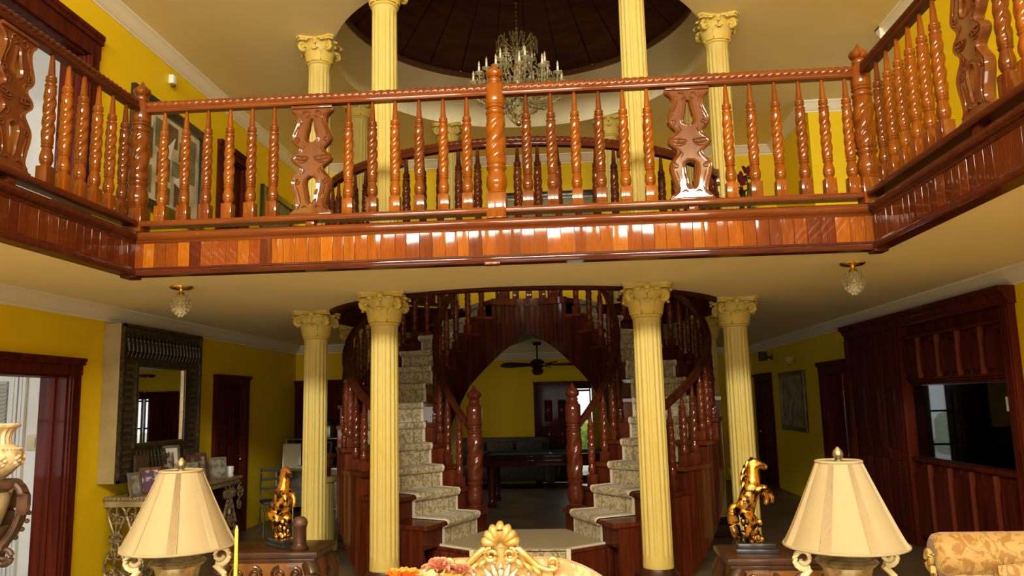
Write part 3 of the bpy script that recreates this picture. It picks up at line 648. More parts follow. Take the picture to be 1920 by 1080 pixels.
# curved railing round the stair opening on the upper floor
RR = 2.385
def cpt(th, rad, z): a = math.radians(th); return (CX+rad*math.sin(a), CY-rad*math.cos(a), z)
o = thing('curved_railing', 'dark curved railing around the round stair opening upstairs', 'railing', (CX, CY, Z2))
L0 = lambda th, rad, z: (rad*math.sin(math.radians(th)), -rad*math.cos(math.radians(th)), z-Z2)
arc = [L0(-148+296*i/900, RR, 4.065) for i in range(901)]
hr = MB().sweep(arc[::6], RAILP).build('handrail', 'rail_dark', o, sharp=50)
m = MB(); rope(m, [(x, y, z+.062) for x, y, z in arc]); m.build('rope_molding', 'rail_dark', hr, sharp=80)
MB().sweep([L0(-148+296*i/150, RR, 0) for i in range(151)], [(-.05, ZB0), (.05, ZB0), (.05, ZB1), (-.05, ZB1)]).build('bottom_rail', 'rail_dark', o, sharp=50)
k = -146.5
while k < 147:
    if all(abs(abs(k)-c) > 3.6 for c in (30, 69, 111)): link('baluster', BAL_DARK, o, L0(k, RR, ZB1), (0, 0, math.radians(k)))
    k += 4.5
for c in (30, 69, 111):
    for s_ in (-1, 1): MB().cbox(-.175, .175, -.04, .04, -.085, .085, .008).build('column_block', 'front_rail_wood', o, L0(s_*c, RR, 4.08), (0, 0, math.radians(s_*c)))

# ================================================================ COLUMNS
def leaf_mesh(w, h, out):
    m = MB(); pts = [(0, 0), (.006, .3*h), (.012, .6*h), (.35*out, .85*h), (.75*out, h), (out, .93*h), (out*.98, .8*h)]; ws = [.8, 1, 1.05, 1, .85, .6, .2]; nx = 5
    def g(i, j, dd):
        s_ = (j/(nx-1)*2-1); q = .012*(1-abs(s_))+(.004 if j % 2 else 0)
        return (pts[i][0]+q+dd, s_*w*ws[i]*(1+.10*(i % 2)), pts[i][1])
    m.grid(lambda i, j: g(i, j, .004), len(pts), nx); m.grid(lambda i, j: g(i, j, -.010), len(pts), nx)
    for j in (0, nx-1): m.grid(lambda i, q: g(i, j, (.004, -.010)[q]), len(pts), 2)
    m.grid(lambda i, q: g(len(pts)-1, i, (.004, -.010)[q]), nx, 2)
    return m.mesh('acanthus_leaf', 'cream_capital', sharp=60)
LEAF1, LEAF2 = leaf_mesh(.056, .135, .07), leaf_mesh(.056, .135, .10)
def volute_mesh():
    m = MB(); st = [(.12, .12), (.135, .17), (.165, .215), (.20, .235)]
    pts = st+spiral(.215, .19, .046, .012, PI/2, -1.35, 20)
    m.tube([(x, 0, z) for x, z in pts], [.018+.010*min(1, i/4) if i < 5 else .028-.010*(i-4)/(len(pts)-5) for i in range(len(pts))], 8); m.ball((.215, 0, .19), .02, .034, .02, 8, 6)
    return m.mesh('volute', 'cream_capital', sharp=60)
VOL = volute_mesh()
def capital_meshes():
    bell = MB().lathe([(0, .128), (.012, .142), (.026, .142), (.034, .130), (.05, .128), (.10, .128), (.16, .132), (.22, .148), (.265, .175)], 24).mesh('capital', 'cream_capital', sharp=45)
    poly = []
    for q in range(4):
        a = q*PI/2+PI/4; c = Vector((math.cos(a), math.sin(a))); t = Vector((-c.y, c.x)); poly += [tuple(c*.285-t*.03), tuple(c*.285+t*.03)]
        b = a+PI/4; e = Vector((math.cos(b), math.sin(b))); f_ = Vector((-e.y, e.x)); poly += [tuple(e*.178-f_*.08), tuple(e*.170), tuple(e*.178+f_*.08)]
    ab = MB().prism([(x*.94, y*.94) for x, y in poly], .262, .285).prism(poly, .285, .31).mesh('abacus', 'cream_capital')
    fl = MB(); fl.ball((.178, 0, .275), .03, .036, .03, 10, 6); fl.ball((.185, 0, .235), .02, .024, .02, 8, 6); fl.ball((.178, .045, .252), .018, n=8, m=6); fl.ball((.178, -.045, .252), .018, n=8, m=6)
    return bell, ab, fl.mesh('fleuron', 'cream_capital', sharp=60)
BELL, ABA, FLE = capital_meshes()
def shaft_mesh(h, r0, r1):
    nf = 16
    fl = lambda x: -max(0., math.cos(x)+.25)**.6
    rows = [(0, r0*1.02), (.05, r0*1.02), (.09, r0*1.0), (.13, r0, .075)]+[(.13+(h-.25)*i/5, r0+(r1-r0)*i/5, .075) for i in range(1, 6)]+[(h-.06, r1), (h, r1*1.02)]
    return MB().lathe(rows, nf*8, nf, f=fl).mesh('shaft', 'yellow_paint', sharp=35)
def column(label, th, z0, z1, group, rad=2.46, shaft=None, plinth=0.):
    o = thing('fluted_column', label, 'column', cpt(th, rad, z0), 0, group)
    if plinth: MB().cbox(-.2, .2, -.2, .2, 0, plinth*.62, .012).lathe([(plinth*.62, .18), (plinth*.75, .185), (plinth*.85, .165), (plinth, .15)], 24).build('plinth', 'plinth_wood', o)
    link('shaft', shaft, o, (0, 0, plinth))
    if not plinth: MB().lathe([(0, .17), (.03, .175), (.05, .165), (.06, .15), (.085, .155), (.10, .138), (.12, .132)], 24).build('base', 'yellow_paint', o)
    c = link('capital', BELL, o, (0, 0, z1-z0-.31)); link('abacus', ABA, c)
    for q in range(8):
        a = q*PI/4; link('acanthus_leaf', LEAF1, c, (.136*math.cos(a), .136*math.sin(a), .03), (0, 0, a)); a += PI/8; link('acanthus_leaf', LEAF2, c, (.142*math.cos(a), .142*math.sin(a), .13), (0, 0, a))
    for q in range(4): link('volute', VOL, c, (0, 0, 0), (0, 0, q*PI/2+PI/4)); link('fleuron', FLE, c, (0, 0, 0), (0, 0, q*PI/2))
    return o
SH_LO = shaft_mesh(Z1-.23-.31, .134, .126); SH_UP = shaft_mesh(Z3-Z2-.31, .130, .124)
POSN = {(-30): 'front left, nearest the middle', 30: 'front right, nearest the middle', -69: 'second on the left', 69: 'second on the right', -111: 'third on the left, behind the stair', 111: 'third on the right, behind the stair', -150: 'rearmost left', 150: 'rearmost right'}
for th, w in POSN.items():
    column('yellow fluted column with leafy capital on the ground floor, '+w, th, 0, Z1, 'ground floor columns around the stair', shaft=SH_LO, plinth=.23)
    column('yellow fluted column upstairs under the dome, '+w, th, Z2, Z3, 'upper columns around the stair opening', shaft=SH_UP)
# ================================================================ DOUBLE CURVED STAIRCASE
ZP = .365; NS = 12; RI = (Z2-ZP)/NS; T1, DT = 24.0, 11.55
R_IN, R_OUT = 1.03, 2.2
THE = T1+(NS-1)*DT       # angle where the landing begins
ZBOT = [(20, .0), (47, .02), (75, .69), (103, 1.31), (131, 1.93), (160, 2.38), (180, 2.64)]
zb = lambda th: lerp_table(ZBOT, th)
def sector(m, s_, r0, r1, t0, t1, zlo, zhi, n=4):
    """annular sector; zlo/zhi numbers or functions of the angle"""
    g = lambda z, t: z(t) if callable(z) else z
    vs = []; fs = []
    for i in range(n+1):
        t = t0+(t1-t0)*i/n
        for rad, z in ((r0, zlo), (r1, zlo), (r1, zhi), (r0, zhi)): a = math.radians(t); vs.append((s_*rad*math.sin(a), -rad*math.cos(a), g(z, t)))
    for i in range(n):
        for k in range(4): l = (k+1) % 4; fs.append((i*4+k, i*4+l, (i+1)*4+l, (i+1)*4+k))
    fs += [(0, 1, 2, 3), (n*4+3, n*4+2, n*4+1, n*4)]
    return m.add(vs, fs)
ztop = lambda n: ZP+RI*n
zline = lambda th: ZP+RI*((th-T1)/DT+1)
def flight(s_, side):
    o = thing('curved_staircase', '%s flight of the dark wood double staircase with floral carpet runner' % side, 'staircase', (CX, CY, 0))
    P = lambda th, rad, z: (s_*rad*math.sin(math.radians(th)), -rad*math.cos(math.radians(th)), z)
    for n in range(1, NS):
        th = T1+(n-1)*DT
        tr = sector(MB(), s_, R_IN-.03, R_OUT+.03, th-1.5, th+DT+.1, ztop(n)-.04, ztop(n), 5).build('tread', 'stair_wood', o)
        sector(MB(), s_, R_IN, R_OUT, th, th+.8, ztop(n-1), ztop(n)-.04, 1).build('riser', 'stair_wood', o)
        # boarded stringers, cut to the steps
        for k in range(4):
            t0, t1 = th+k*DT/4+.05, th+(k+1)*DT/4-.05
            if ztop(n)-.05-zb(t0) > .06: sector(MB(), s_, R_OUT-.02, R_OUT+.012+.003*(k % 2), t0, t1, lambda t: max(zb(t), 0), ztop(n)-.041, 1).build('stringer_board', 'stair_wood', o)
        for k in range(2):
            t0, t1 = th+k*DT/2+.1, th+(k+1)*DT/2-.1
            sector(MB(), s_, R_IN-.012-.003*(k % 2), R_IN+.02, t0, t1, lambda t: max(zb(t), 0), ztop(n)-.041, 2).build('inner_stringer_board', 'stair_wood_shaded', o)  # boards coloured dark for the shade on the inner side
    sector(MB(), s_, R_OUT-.04, R_OUT, T1, THE, lambda t: max(zb(t), 0)+.01, lambda t: zline(t)-RI-.06, 40).build('outer_stringer', 'stair_wood', o)
    sector(MB(), s_, R_IN, R_IN+.04, T1, THE, lambda t: max(zb(t), 0)+.01, lambda t: zline(t)-RI-.06, 40).build('inner_stringer', 'stair_wood', o)
    sector(MB(), s_, R_IN, R_OUT, 46, THE, lambda t: zb(t)+.005, lambda t: zb(t)+.03, 40).build('soffit', 'dark_wood', o)
    # carpet runner over treads and nosings, with pale bindings
    prof = []
    for n in range(1, NS+1):
        th = T1+(n-1)*DT
        prof += [(th-.3, ztop(n-1)+.014), (th-.3, ztop(n)-.055), (th-1.7, ztop(n)-.045), (th-2.3, ztop(n)-.02), (th-1.9, ztop(n)+.006), (th-1.2, ztop(n)+.014)]
    prof.append((THE+6, Z2+.014))
    def runner(name, r0, r1, lift, material, par, nj=4):
        m = MB(); g = lambda i, j, dd: P(prof[i][0]-(lift+dd)*20, r0+(r1-r0)*j/(nj-1), prof[i][1]+lift+dd)
        m.grid(lambda i, j: g(i, j, 0), len(prof), nj); m.grid(lambda i, j: g(i, j, -.013), len(prof), nj)
        for j in (0, nj-1): m.grid(lambda i, q: g(i, j, (0, -.013)[q]), len(prof), 2)
        for i in (0, len(prof)-1): m.grid(lambda j, q: g(i, j, (0, -.013)[q]), nj, 2)
        return m.build(name, material, par, sharp=60)
    c = runner('carpet_runner', 1.26, 1.86, 0, 'carpet_floral', o)
    runner('carpet_binding', 1.235, 1.265, .004, 'carpet_binding', c, 2); runner('carpet_binding', 1.855, 1.885, .004, 'carpet_binding', c, 2)
    for rad in (1.37, 1.75): runner('carpet_band', rad-.005, rad+.005, .003, 'carpet_line', c, 2)
    # railings
    for nm, rad, t0, t1 in (('outer', R_OUT-.07, T1+15, THE+1), ('inner', R_IN+.06, T1+5, 160)):
        zr = lambda t: min(zline(t)+.66, Z2+.98) if t < 150 else min(zline(t)+.66, Z2+.98)
        path = [P(t0+(t1-t0)*i/90, rad, zr(t0+(t1-t0)*i/90)) for i in range(91)]
        MB().sweep(path, [(a*.95, b*1.5) for a, b in RAILP]).build('handrail', 'dark_wood', o, sharp=50)
        for n in range(1, NS):
            th = T1+(n-1)*DT
            for f_ in ((.2, .7) if nm == 'outer' else (.45,)):
                t = th+DT*f_
                if t < t0+2.5 or t > t1-2: continue
                hh = zr(t)-ztop(n)+.01
                link('baluster', BAL_DARK, o, P(t, rad, ztop(n)), (0, 0, math.radians(s_*t)), (1, 1, hh/.9))
    for rad, t, zz, hh in ((R_IN+.06, T1+5, ZP+.01, 1.52), (R_OUT-.07, T1+15, ZP+RI+.01, 1.4)):
        link('newel_post', NEW_DARK, o, P(t, rad, zz), (0, 0, math.radians(s_*t)), (1.08, 1.08, hh/1.262))
    return o
flight(-1, 'left'); flight(1, 'right')
# landing where both flights meet at the back
o = thing('stair_landing', 'boarded landing bridge joining both stair flights above the arch', 'landing', (CX, CY, 0))
sector(MB(), 1, R_IN-.03, HOLE-.045, THE-1.5, 360-THE+1.5, Z2-.06, Z2, 24).build('landing_deck', 'stair_wood', o)
k = THE
while k < 360-THE-.5:
    zf = lambda t: zb(t if t <= 180 else 360-t)
    sector(MB(), 1, R_IN-.014, R_IN+.02, k+.12, k+3.6-.12, zf, Z2-.07, 2).build('landing_board', 'stair_wood_shaded', o)
    k += 3.6
zf2 = lambda t: zb(t if t <= 180 else 360-t)
sector(MB(), 1, R_IN, R_OUT, THE, 360-THE, lambda t: zf2(t)+.005, lambda t: zf2(t)+.04, 24).build('landing_soffit', 'dark_wood', o)
sector(MB(), 1, R_OUT-.03, R_OUT, THE, 360-THE, lambda t: zf2(t)+.02, Z2-.06, 24).build('landing_back_panel', 'dark_wood', o)
MB().sweep([(x-CX, y-CY, z) for x, y, z in [cpt(THE+(360-2*THE)*i/24, R_IN-.02, Z2) for i in range(25)]], [(-.03, -.07), (.03, -.07), (.035, -.03), (.03, .015), (-.03, .015)]).build('landing_trim', 'rail_dark', o)
for t in (161, 199): link('newel_post', NEW_DARK, o, tuple(Vector(cpt(t, R_IN+.06, Z2))-Vector((CX, CY, 0))), (0, 0, math.radians(t)), (1.1, 1.1, .9))
for t in (170.5, 180, 189.5): link('baluster', BAL_DARK, o, tuple(Vector(cpt(t, R_IN+.06, Z2))-Vector((CX, CY, 0))), (0, 0, math.radians(t)), (1, 1, 1.05))
MB().sweep([tuple(Vector(cpt(161+38*i/20, R_IN+.06, Z2+.95))-Vector((CX, CY, 0))) for i in range(21)], RAILP).build('handrail', 'rail_dark', o)
# low platform at the foot of the stairs
o = thing('stair_platform', 'low wood-fronted platform with plain carpet at the foot of both flights', 'platform', (CX, CY, 0))
pf = [(-1.62, -1.12), (-1.13, -1.52), (-.47, -2.05), (.47, -2.05), (1.13, -1.52), (1.62, -1.12), (1.05, -.45), (.62, -.90), (-.62, -.90), (-1.05, -.45)]
MB().prism([(x*.985, y*.985) for x, y in pf], 0, ZP-.03).build('platform_body', 'stair_wood', o)
MB().prism(pf, ZP-.03, ZP).build('platform_top', 'stair_wood', o)
cp = MB().prism([(-1.3, -1.32), (-1.13, -1.47), (-.44, -2.0), (.44, -2.0), (1.13, -1.47), (1.3, -1.32), (.95, -.72), (.6, -.92), (-.6, -.92), (-.95, -.72)], ZP, ZP+.012).build('platform_carpet', 'carpet_plain', o)
MB().box(-.42, .42, -2.072, -2.058, .02, ZP-.01).box(-.42, .42, -2.072, -2.0, ZP+.0005, ZP+.013).build('carpet_fall', 'carpet_floral', cp)
for x in (-.44, .44): MB().box(x-.02, x+.02, -2.075, -2.055, .02, ZP).box(x-.02, x+.02, -2.075, -2.0, ZP, ZP+.016).build('carpet_binding', 'carpet_binding', cp)
for s_ in (-1, 1):
    MB().sweep([(s_*.46, -2.0, ZP+.006), (s_*1.13, -1.475, ZP+.006), (s_*1.28, -1.34, ZP+.006)], [(-.014, -.005), (.014, -.005), (.014, .012), (-.014, .012)]).build('carpet_binding', 'carpet_binding', cp)
for i in range(5):
    a, b = Vector(pf[i]), Vector(pf[i+1]); Lg = (b-a).length; nb = max(1, round(Lg/.085)); t = (b-a)/Lg; ang = math.atan2(t.y, t.x)
    for k in range(nb):
        c = a+t*Lg*(k+.5)/nb; MB().cbox(-Lg/nb/2+.002, Lg/nb/2-.002, -.006, .014, .0, ZP-.035, .004).build('front_board', 'stair_wood', o, (c.x, c.y, 0), (0, 0, ang))
# half-height fluted pedestals with pots between the side columns
SHP = MB().lathe([(0, .17), (.06, .17), (.08, .14), (.10, .13, .07), (.78, .126, .07), (.80, .126), (.82, .16), (.88, .17)], 120, 20, f=lambda x: -max(0., math.cos(x))**.7)
for th, sd in ((-90, 'left'), (90, 'right')):
    p = thing('pot_pedestal', 'short yellow fluted pedestal between the %s side columns' % sd, 'pedestal', cpt(th, 2.47, 0)); link('shaft', SHP.mesh('shaft', 'yellow_paint') , p)
    q = thing('flower_pot', 'dark red pot on the %s fluted pedestal' % sd, 'pot', cpt(th, 2.47, .88))
    MB().lathe([(0, .075), (.02, .085), (.05, .08), (.18, .115), (.22, .12), (.225, .14), (.25, .142), (.265, .135), (.262, .11), (.2, .10)], 24, close=False).build('pot_body', 'terracotta', q)
    MB().lathe([(.005, .06), (.2, .098), (.215, .02)], 20).build('soil', 'black_matt', q)
c = thing('candle', 'white candle standing in the left pot on its pedestal', 'candle', (cpt(-90, 2.47, 0)[0], CY, 1.08))
MB().lathe([(0, .03), (.17, .03), (.18, .02), (.178, .005)], 14).build('wax', 'candle_white', c); MB().lathe([(.175, .003), (.2, .002)], 6).build('wick', 'black_matt', c)
# ================================================================ LIGHT FITTINGS
def chandelier():
    o = thing('chandelier', 'large crystal candle chandelier hanging under the wooden dome', 'chandelier', (CX-.02, CY, 5.15))
    MB().lathe([(0, .015), (.02, .035), (.06, .05), (.09, .03), (.12, .06), (.2, .10), (.26, .06), (.34, .03), (.5, .035), (.6, .07), (.66, .04), (.8, .03), (.95, .05), (1.02, .07), (1.06, .03), (1.2, .02), (1.3, .012)], 16).build('stem', 'crystal', o)
    MB().ball((0, 0, .03), .045, .045, .05).build('brass_ball', 'brass', o); MB().lathe([(.09, .02), (.10, .09), (.115, .09), (.12, .02)], 20).build('brass_plate', 'brass', o); MB().lathe([(.74, .02), (.745, .085), (.76, .085), (.77, .02)], 20).build('brass_plate', 'brass', o)
    m = MB()
    for k in range(34): m.tube([(.018*math.cos(a), .018*math.sin(a) if k % 2 else 0, 1.3+k*.06+.032*math.sin(a)) if k % 2 == 0 else (0, .018*math.cos(a), 1.3+k*.06+.032*math.sin(a)) for a in [2*PI*q/8 for q in range(8)]], .004, 5, True)
    m.build('chain', 'brass', o)
    # curved glass arms: a lower and a middle tier, each with pan, candle and drops
    def arm(R_, zh, z0, size, name):
        pts = [(.04, 0, z0), (R_*.35, 0, z0-.10), (R_*.7, 0, z0-.09), (R_*.95, 0, z0-.01), (R_, 0, zh)]
        fine = []
        for i in range(len(pts)-1):
            for q in range(4): fine.append(tuple(Vector(pts[i]).lerp(Vector(pts[i+1]), q/4)))
        fine.append(pts[-1]); return MB().tube(fine, .011, 6).mesh(name, 'crystal')
    pan = MB().lathe([(-.02, .01), (0, .03), (.012, .058), (.02, .062), (.018, .05), (.008, .02)], 14).mesh('drip_pan', 'crystal_clear')
    can = MB().lathe([(.01, .014), (.10, .014), (.105, .006)], 10).mesh('candle_tube', 'candle_white')
    bul = MB().lathe([(.10, .006), (.112, .013), (.13, .015), (.15, .009), (.172, .002)], 10).mesh('candle_bulb', 'bulb_glass')
    def drops(seed):
        rr = random.Random(seed); m = MB()
        for q in range(9):
            a = 2*PI*q/9; x, y = .06*math.cos(a), .06*math.sin(a)
            for j in range(rr.randint(1, 3)): m.octa((x, y, -.02-j*.035), .007, .012)
            m.octa((x, y, -.07-.035*rr.random()*2), .010, .028)
        return m.mesh('crystal_drops', 'crystal')
    drp = [drops(k) for k in range(3)]
    for tier, (R_, zh, z0, cnt, ph) in enumerate(((.56, .55, .36, 12, .1), (.40, .70, .5, 8, .3), (.19, .86, .7, 5, .2))):
        am = arm(R_, zh, z0, 1, 'arm')
        for k in range(cnt):
            a = 2*PI*k/cnt+ph; A = link('arm', am, o, (0, 0, 0), (0, 0, a))
            link('drip_pan', pan, A, (R_, 0, zh)); link('candle_tube', can, A, (R_, 0, zh)); link('candle_bulb', bul, A, (R_, 0, zh)); link('crystal_drops', drp[k % 3], A, (R_, 0, zh))['kind'] = 'stuff'
    # festoons of beads: crown, body and bowl
    m = MB(); rr = random.Random(3)
    for (Ra, za, Rb, zb_, n, sag) in ((.24, 1.12, .13, .82, 16, .02), (.13, .82, .50, .52, 18, .10), (.56, .50, .20, .22, 24, .06), (.40, .66, .16, .36, 16, .06), (.20, .22, .05, .02, 14, .02), (.26, .95, .26, 1.12, 14, 0)):
        for k in range(n):
            a = 2*PI*k/n+.1
            for q in range(13):
                f_ = q/12; R_ = Ra+(Rb-Ra)*f_; z = za+(zb_-za)*f_-sag*math.sin(PI*f_); m.octa((R_*math.cos(a), R_*math.sin(a), z), .009, .012)
    for k in range(150):
        a = rr.random()*2*PI; R_ = rr.uniform(.1, .56); z = .5-.42*(1-R_/.6)*rr.random()-.1*rr.random(); m.octa((R_*math.cos(a), R_*math.sin(a), z), .012, .03)
    for k in range(60):
        a = rr.random()*2*PI; R_ = rr.uniform(.12, .27); z = rr.uniform(.85, 1.15); m.octa((R_*math.cos(a), R_*math.sin(a), z), .016, .028)
    bd = m.build('crystal_beads', 'crystal', o); bd['kind'] = 'stuff'
    m = MB()
    for k in range(10):
        a = 2*PI*k/10; m.tube([(.05*math.cos(a), .05*math.sin(a), .98), (.16*math.cos(a), .16*math.sin(a), 1.06), (.23*math.cos(a), .23*math.sin(a), 1.14), (.255*math.cos(a), .255*math.sin(a), 1.10)], .008, 6)
    m.build('crown_spray', 'crystal', o)
chandelier()
def flush_light(label, loc):
    o = thing('ceiling_light', label, 'ceiling light', loc, 0, 'flush crystal ceiling lights')
    MB().lathe([(-.03, .02), (-.022, .075), (-.012, .095), (0, .10)], 28).build('brass_plate', 'brass', o)
    MB().lathe([(-.075, .05), (-.05, .02), (-.02, .018)], 14).build('brass_neck', 'brass', o)
    rows = ((-.085, .055, 12), (-.11, .072, 14), (-.14, .078, 14), (-.17, .074, 14), (-.20, .062, 12), (-.225, .040, 8), (-.245, .015, 4)); m = MB()
    for i, (z, R_, n) in enumerate(rows):
        for k in range(n): a = 2*PI*(k+.5*(i % 2))/n; m.octa((R_*math.cos(a), R_*math.sin(a), z), .017, .02)
    m.build('crystal_globe', 'crystal_clear', o, sharp=10); MB().lathe([(-.24, .01), (-.21, .045), (-.15, .062), (-.09, .05), (-.07, .03)], 16).build('inner_globe', 'bulb_glass', o)
    return o
flush_light('flush crystal ceiling light under the left balcony corner', (-3.28, 6.42, Z1)); flush_light('flush crystal ceiling light under the right balcony corner', (2.33, 6.40, Z1))
# ================================================================ TABLE LAMPS ON END TABLES
def end_table(label, x, y):
    o = thing('end_table', label, 'table', (x, y, 0))
    MB().lathe([(.66, .02), (.66, .28), (.668, .30), (.69, .30), (.70, .29), (.70, .02)], 40).build('table_top', 'table_wood', o)
    MB().lathe([(.57, .25), (.66, .25)], 32).build('apron', 'amber_wood', o)
    for k in range(4):
        a = PI/4+k*PI/2; c, s_ = math.cos(a), math.sin(a)
        MB().tube([(q*c, q*s_, z) for q, z in ((.22, .60), (.25, .5), (.23, .35), (.19, .2), (.20, .08), (.24, .02))], [.035, .03, .024, .02, .018, .024], 8).build('leg', 'table_wood', o)
    return o
def lamp(label, x, y, zt, seed):
    """urn lamp with scroll handles and a panelled empire shade; zt = table height"""
    o = thing('table_lamp', label, 'lamp', (x, y, zt), seed)
    ZK = 1.36
    b = MB().lathe([(z*ZK, q) for z, q in ((0, .10), (.015, .105), (.03, .085), (.05, .04), (.08, .032), (.10, .045), (.13, .075), (.17, .10), (.21, .105), (.245, .09), (.27, .07), (.30, .078), (.318, .084), (.33, .082), (.345, .056), (.37, .062), (.385, .060), (.40, .03), (.42, .016))], 32).build('lamp_base', 'pewter', o)
    MB().lathe([(.315*ZK, .090), (.325*ZK, .102), (.333*ZK, .090)], 32).build('collar', 'pewter', b)
    for s_ in (-1, 1):
        pts = [(.098, .26), (.15, .28), (.175, .33), (.165, .385), (.13, .42)]+spiral(.150, .455, .036, .012, -PI/2-.5, 1.3, 20)
        MB().tube([(s_*px, 0, pz) for px, pz in pts], [.011]*5+[.011-.004*i/20 for i in range(20)], 8).build('scroll_handle', 'cream_metal', o)
    MB().lathe([(.55, .012), (.77, .010)], 10).build('lamp_rod', 'pewter', o)
    m = MB()
    for k in range(3): a = 2*PI*k/3+.3; m.tube([(0, 0, .765), (.075*math.cos(a), .075*math.sin(a), .765)], .004, 6)
    m.build('harp', 'pewter', o)
    z0, z1, r0, r1 = .495, .772, .199, .074; n = 96
    def sh(i, j, off=0, flare=True):
        f_ = j/10; a = 2*PI*i/n; rr = r0+(r1-r0)*(f_**.92)
        return ((rr+off)*math.cos(a), (rr+off)*math.sin(a), z0+(z1-z0)*f_)
    s = MB(); s.grid(lambda i, j: sh(i, j), n, 11, True); shd = s.build('lamp_shade', 'lamp_shade', o, recalc=False)
    s = MB(); s.grid(lambda i, j: sh(i, j, -.003), n, 11, True); s.f = [q[::-1] for q in s.f]; s.build('shade_lining', 'shade_lining', shd, recalc=False)
    # pleated strips between the plain panels, each with its own folds
    for k in range(8):
        a0 = 2*PI*k/8; m = MB(); nu = 21
        def pl(i, j):
            f_ = j/10; w = .17+.0*f_; a = a0+w*(i/(nu-1)-.5)*(1+.35*f_); rr = r0+(r1-r0)*(f_**.92)+.0025+(.0022 if i % 2 else 0)
            return (rr*math.cos(a), rr*math.sin(a), z0+.004+(z1-z0-.008)*f_)
        m.grid(pl, nu, 11); m.grid(lambda i, j: tuple(Vector(pl(i, j))*1.0-Vector((pl(i, j)[0], pl(i, j)[1], 0)).normalized()*.004), nu, 11); m.build('pleated_strip', 'lamp_shade_pleat', shd, sharp=80, recalc=False)
    for z, rr in ((z0, r0), (z1, r1)): MB().tube([(rr*math.cos(2*PI*i/64), rr*math.sin(2*PI*i/64), z) for i in range(64)], .005, 8, True).build('shade_piping', 'lamp_shade', shd)
    MB().lathe([(.735, .010), (.752, .011), (.762, .009), (.766, .015), (.773, .016), (.779, .010), (.785, .016), (.798, .018), (.808, .015), (.815, .008), (.819, .006), (.822, .002)], 16).build('finial', 'pewter', o)
    return o
end_table('round dark wood end table under the left lamp', -1.475, 2.94); end_table('round dark wood end table under the right lamp', .93, 2.83)
lamp('table lamp with cream panelled shade at left, beside the yellow candle', -1.475, 2.94, .70, .35)
lamp('table lamp with cream panelled shade at right, beside the gold sofa', .925, 2.83, .70, .15)
c = thing('taper_candle', 'tall yellow taper candle standing beside the left lamp', 'candle', (-1.235, 2.9, .70))
MB().lathe([(0, .03), (.01, .032), (.02, .012), (.08, .010), (.10, .016), (.12, .013)], 16).build('candle_holder', 'brass', c); MB().lathe([(.10, .0085), (.56, .006), (.575, .002)], 12).build('wax', 'candle_yellow', c)
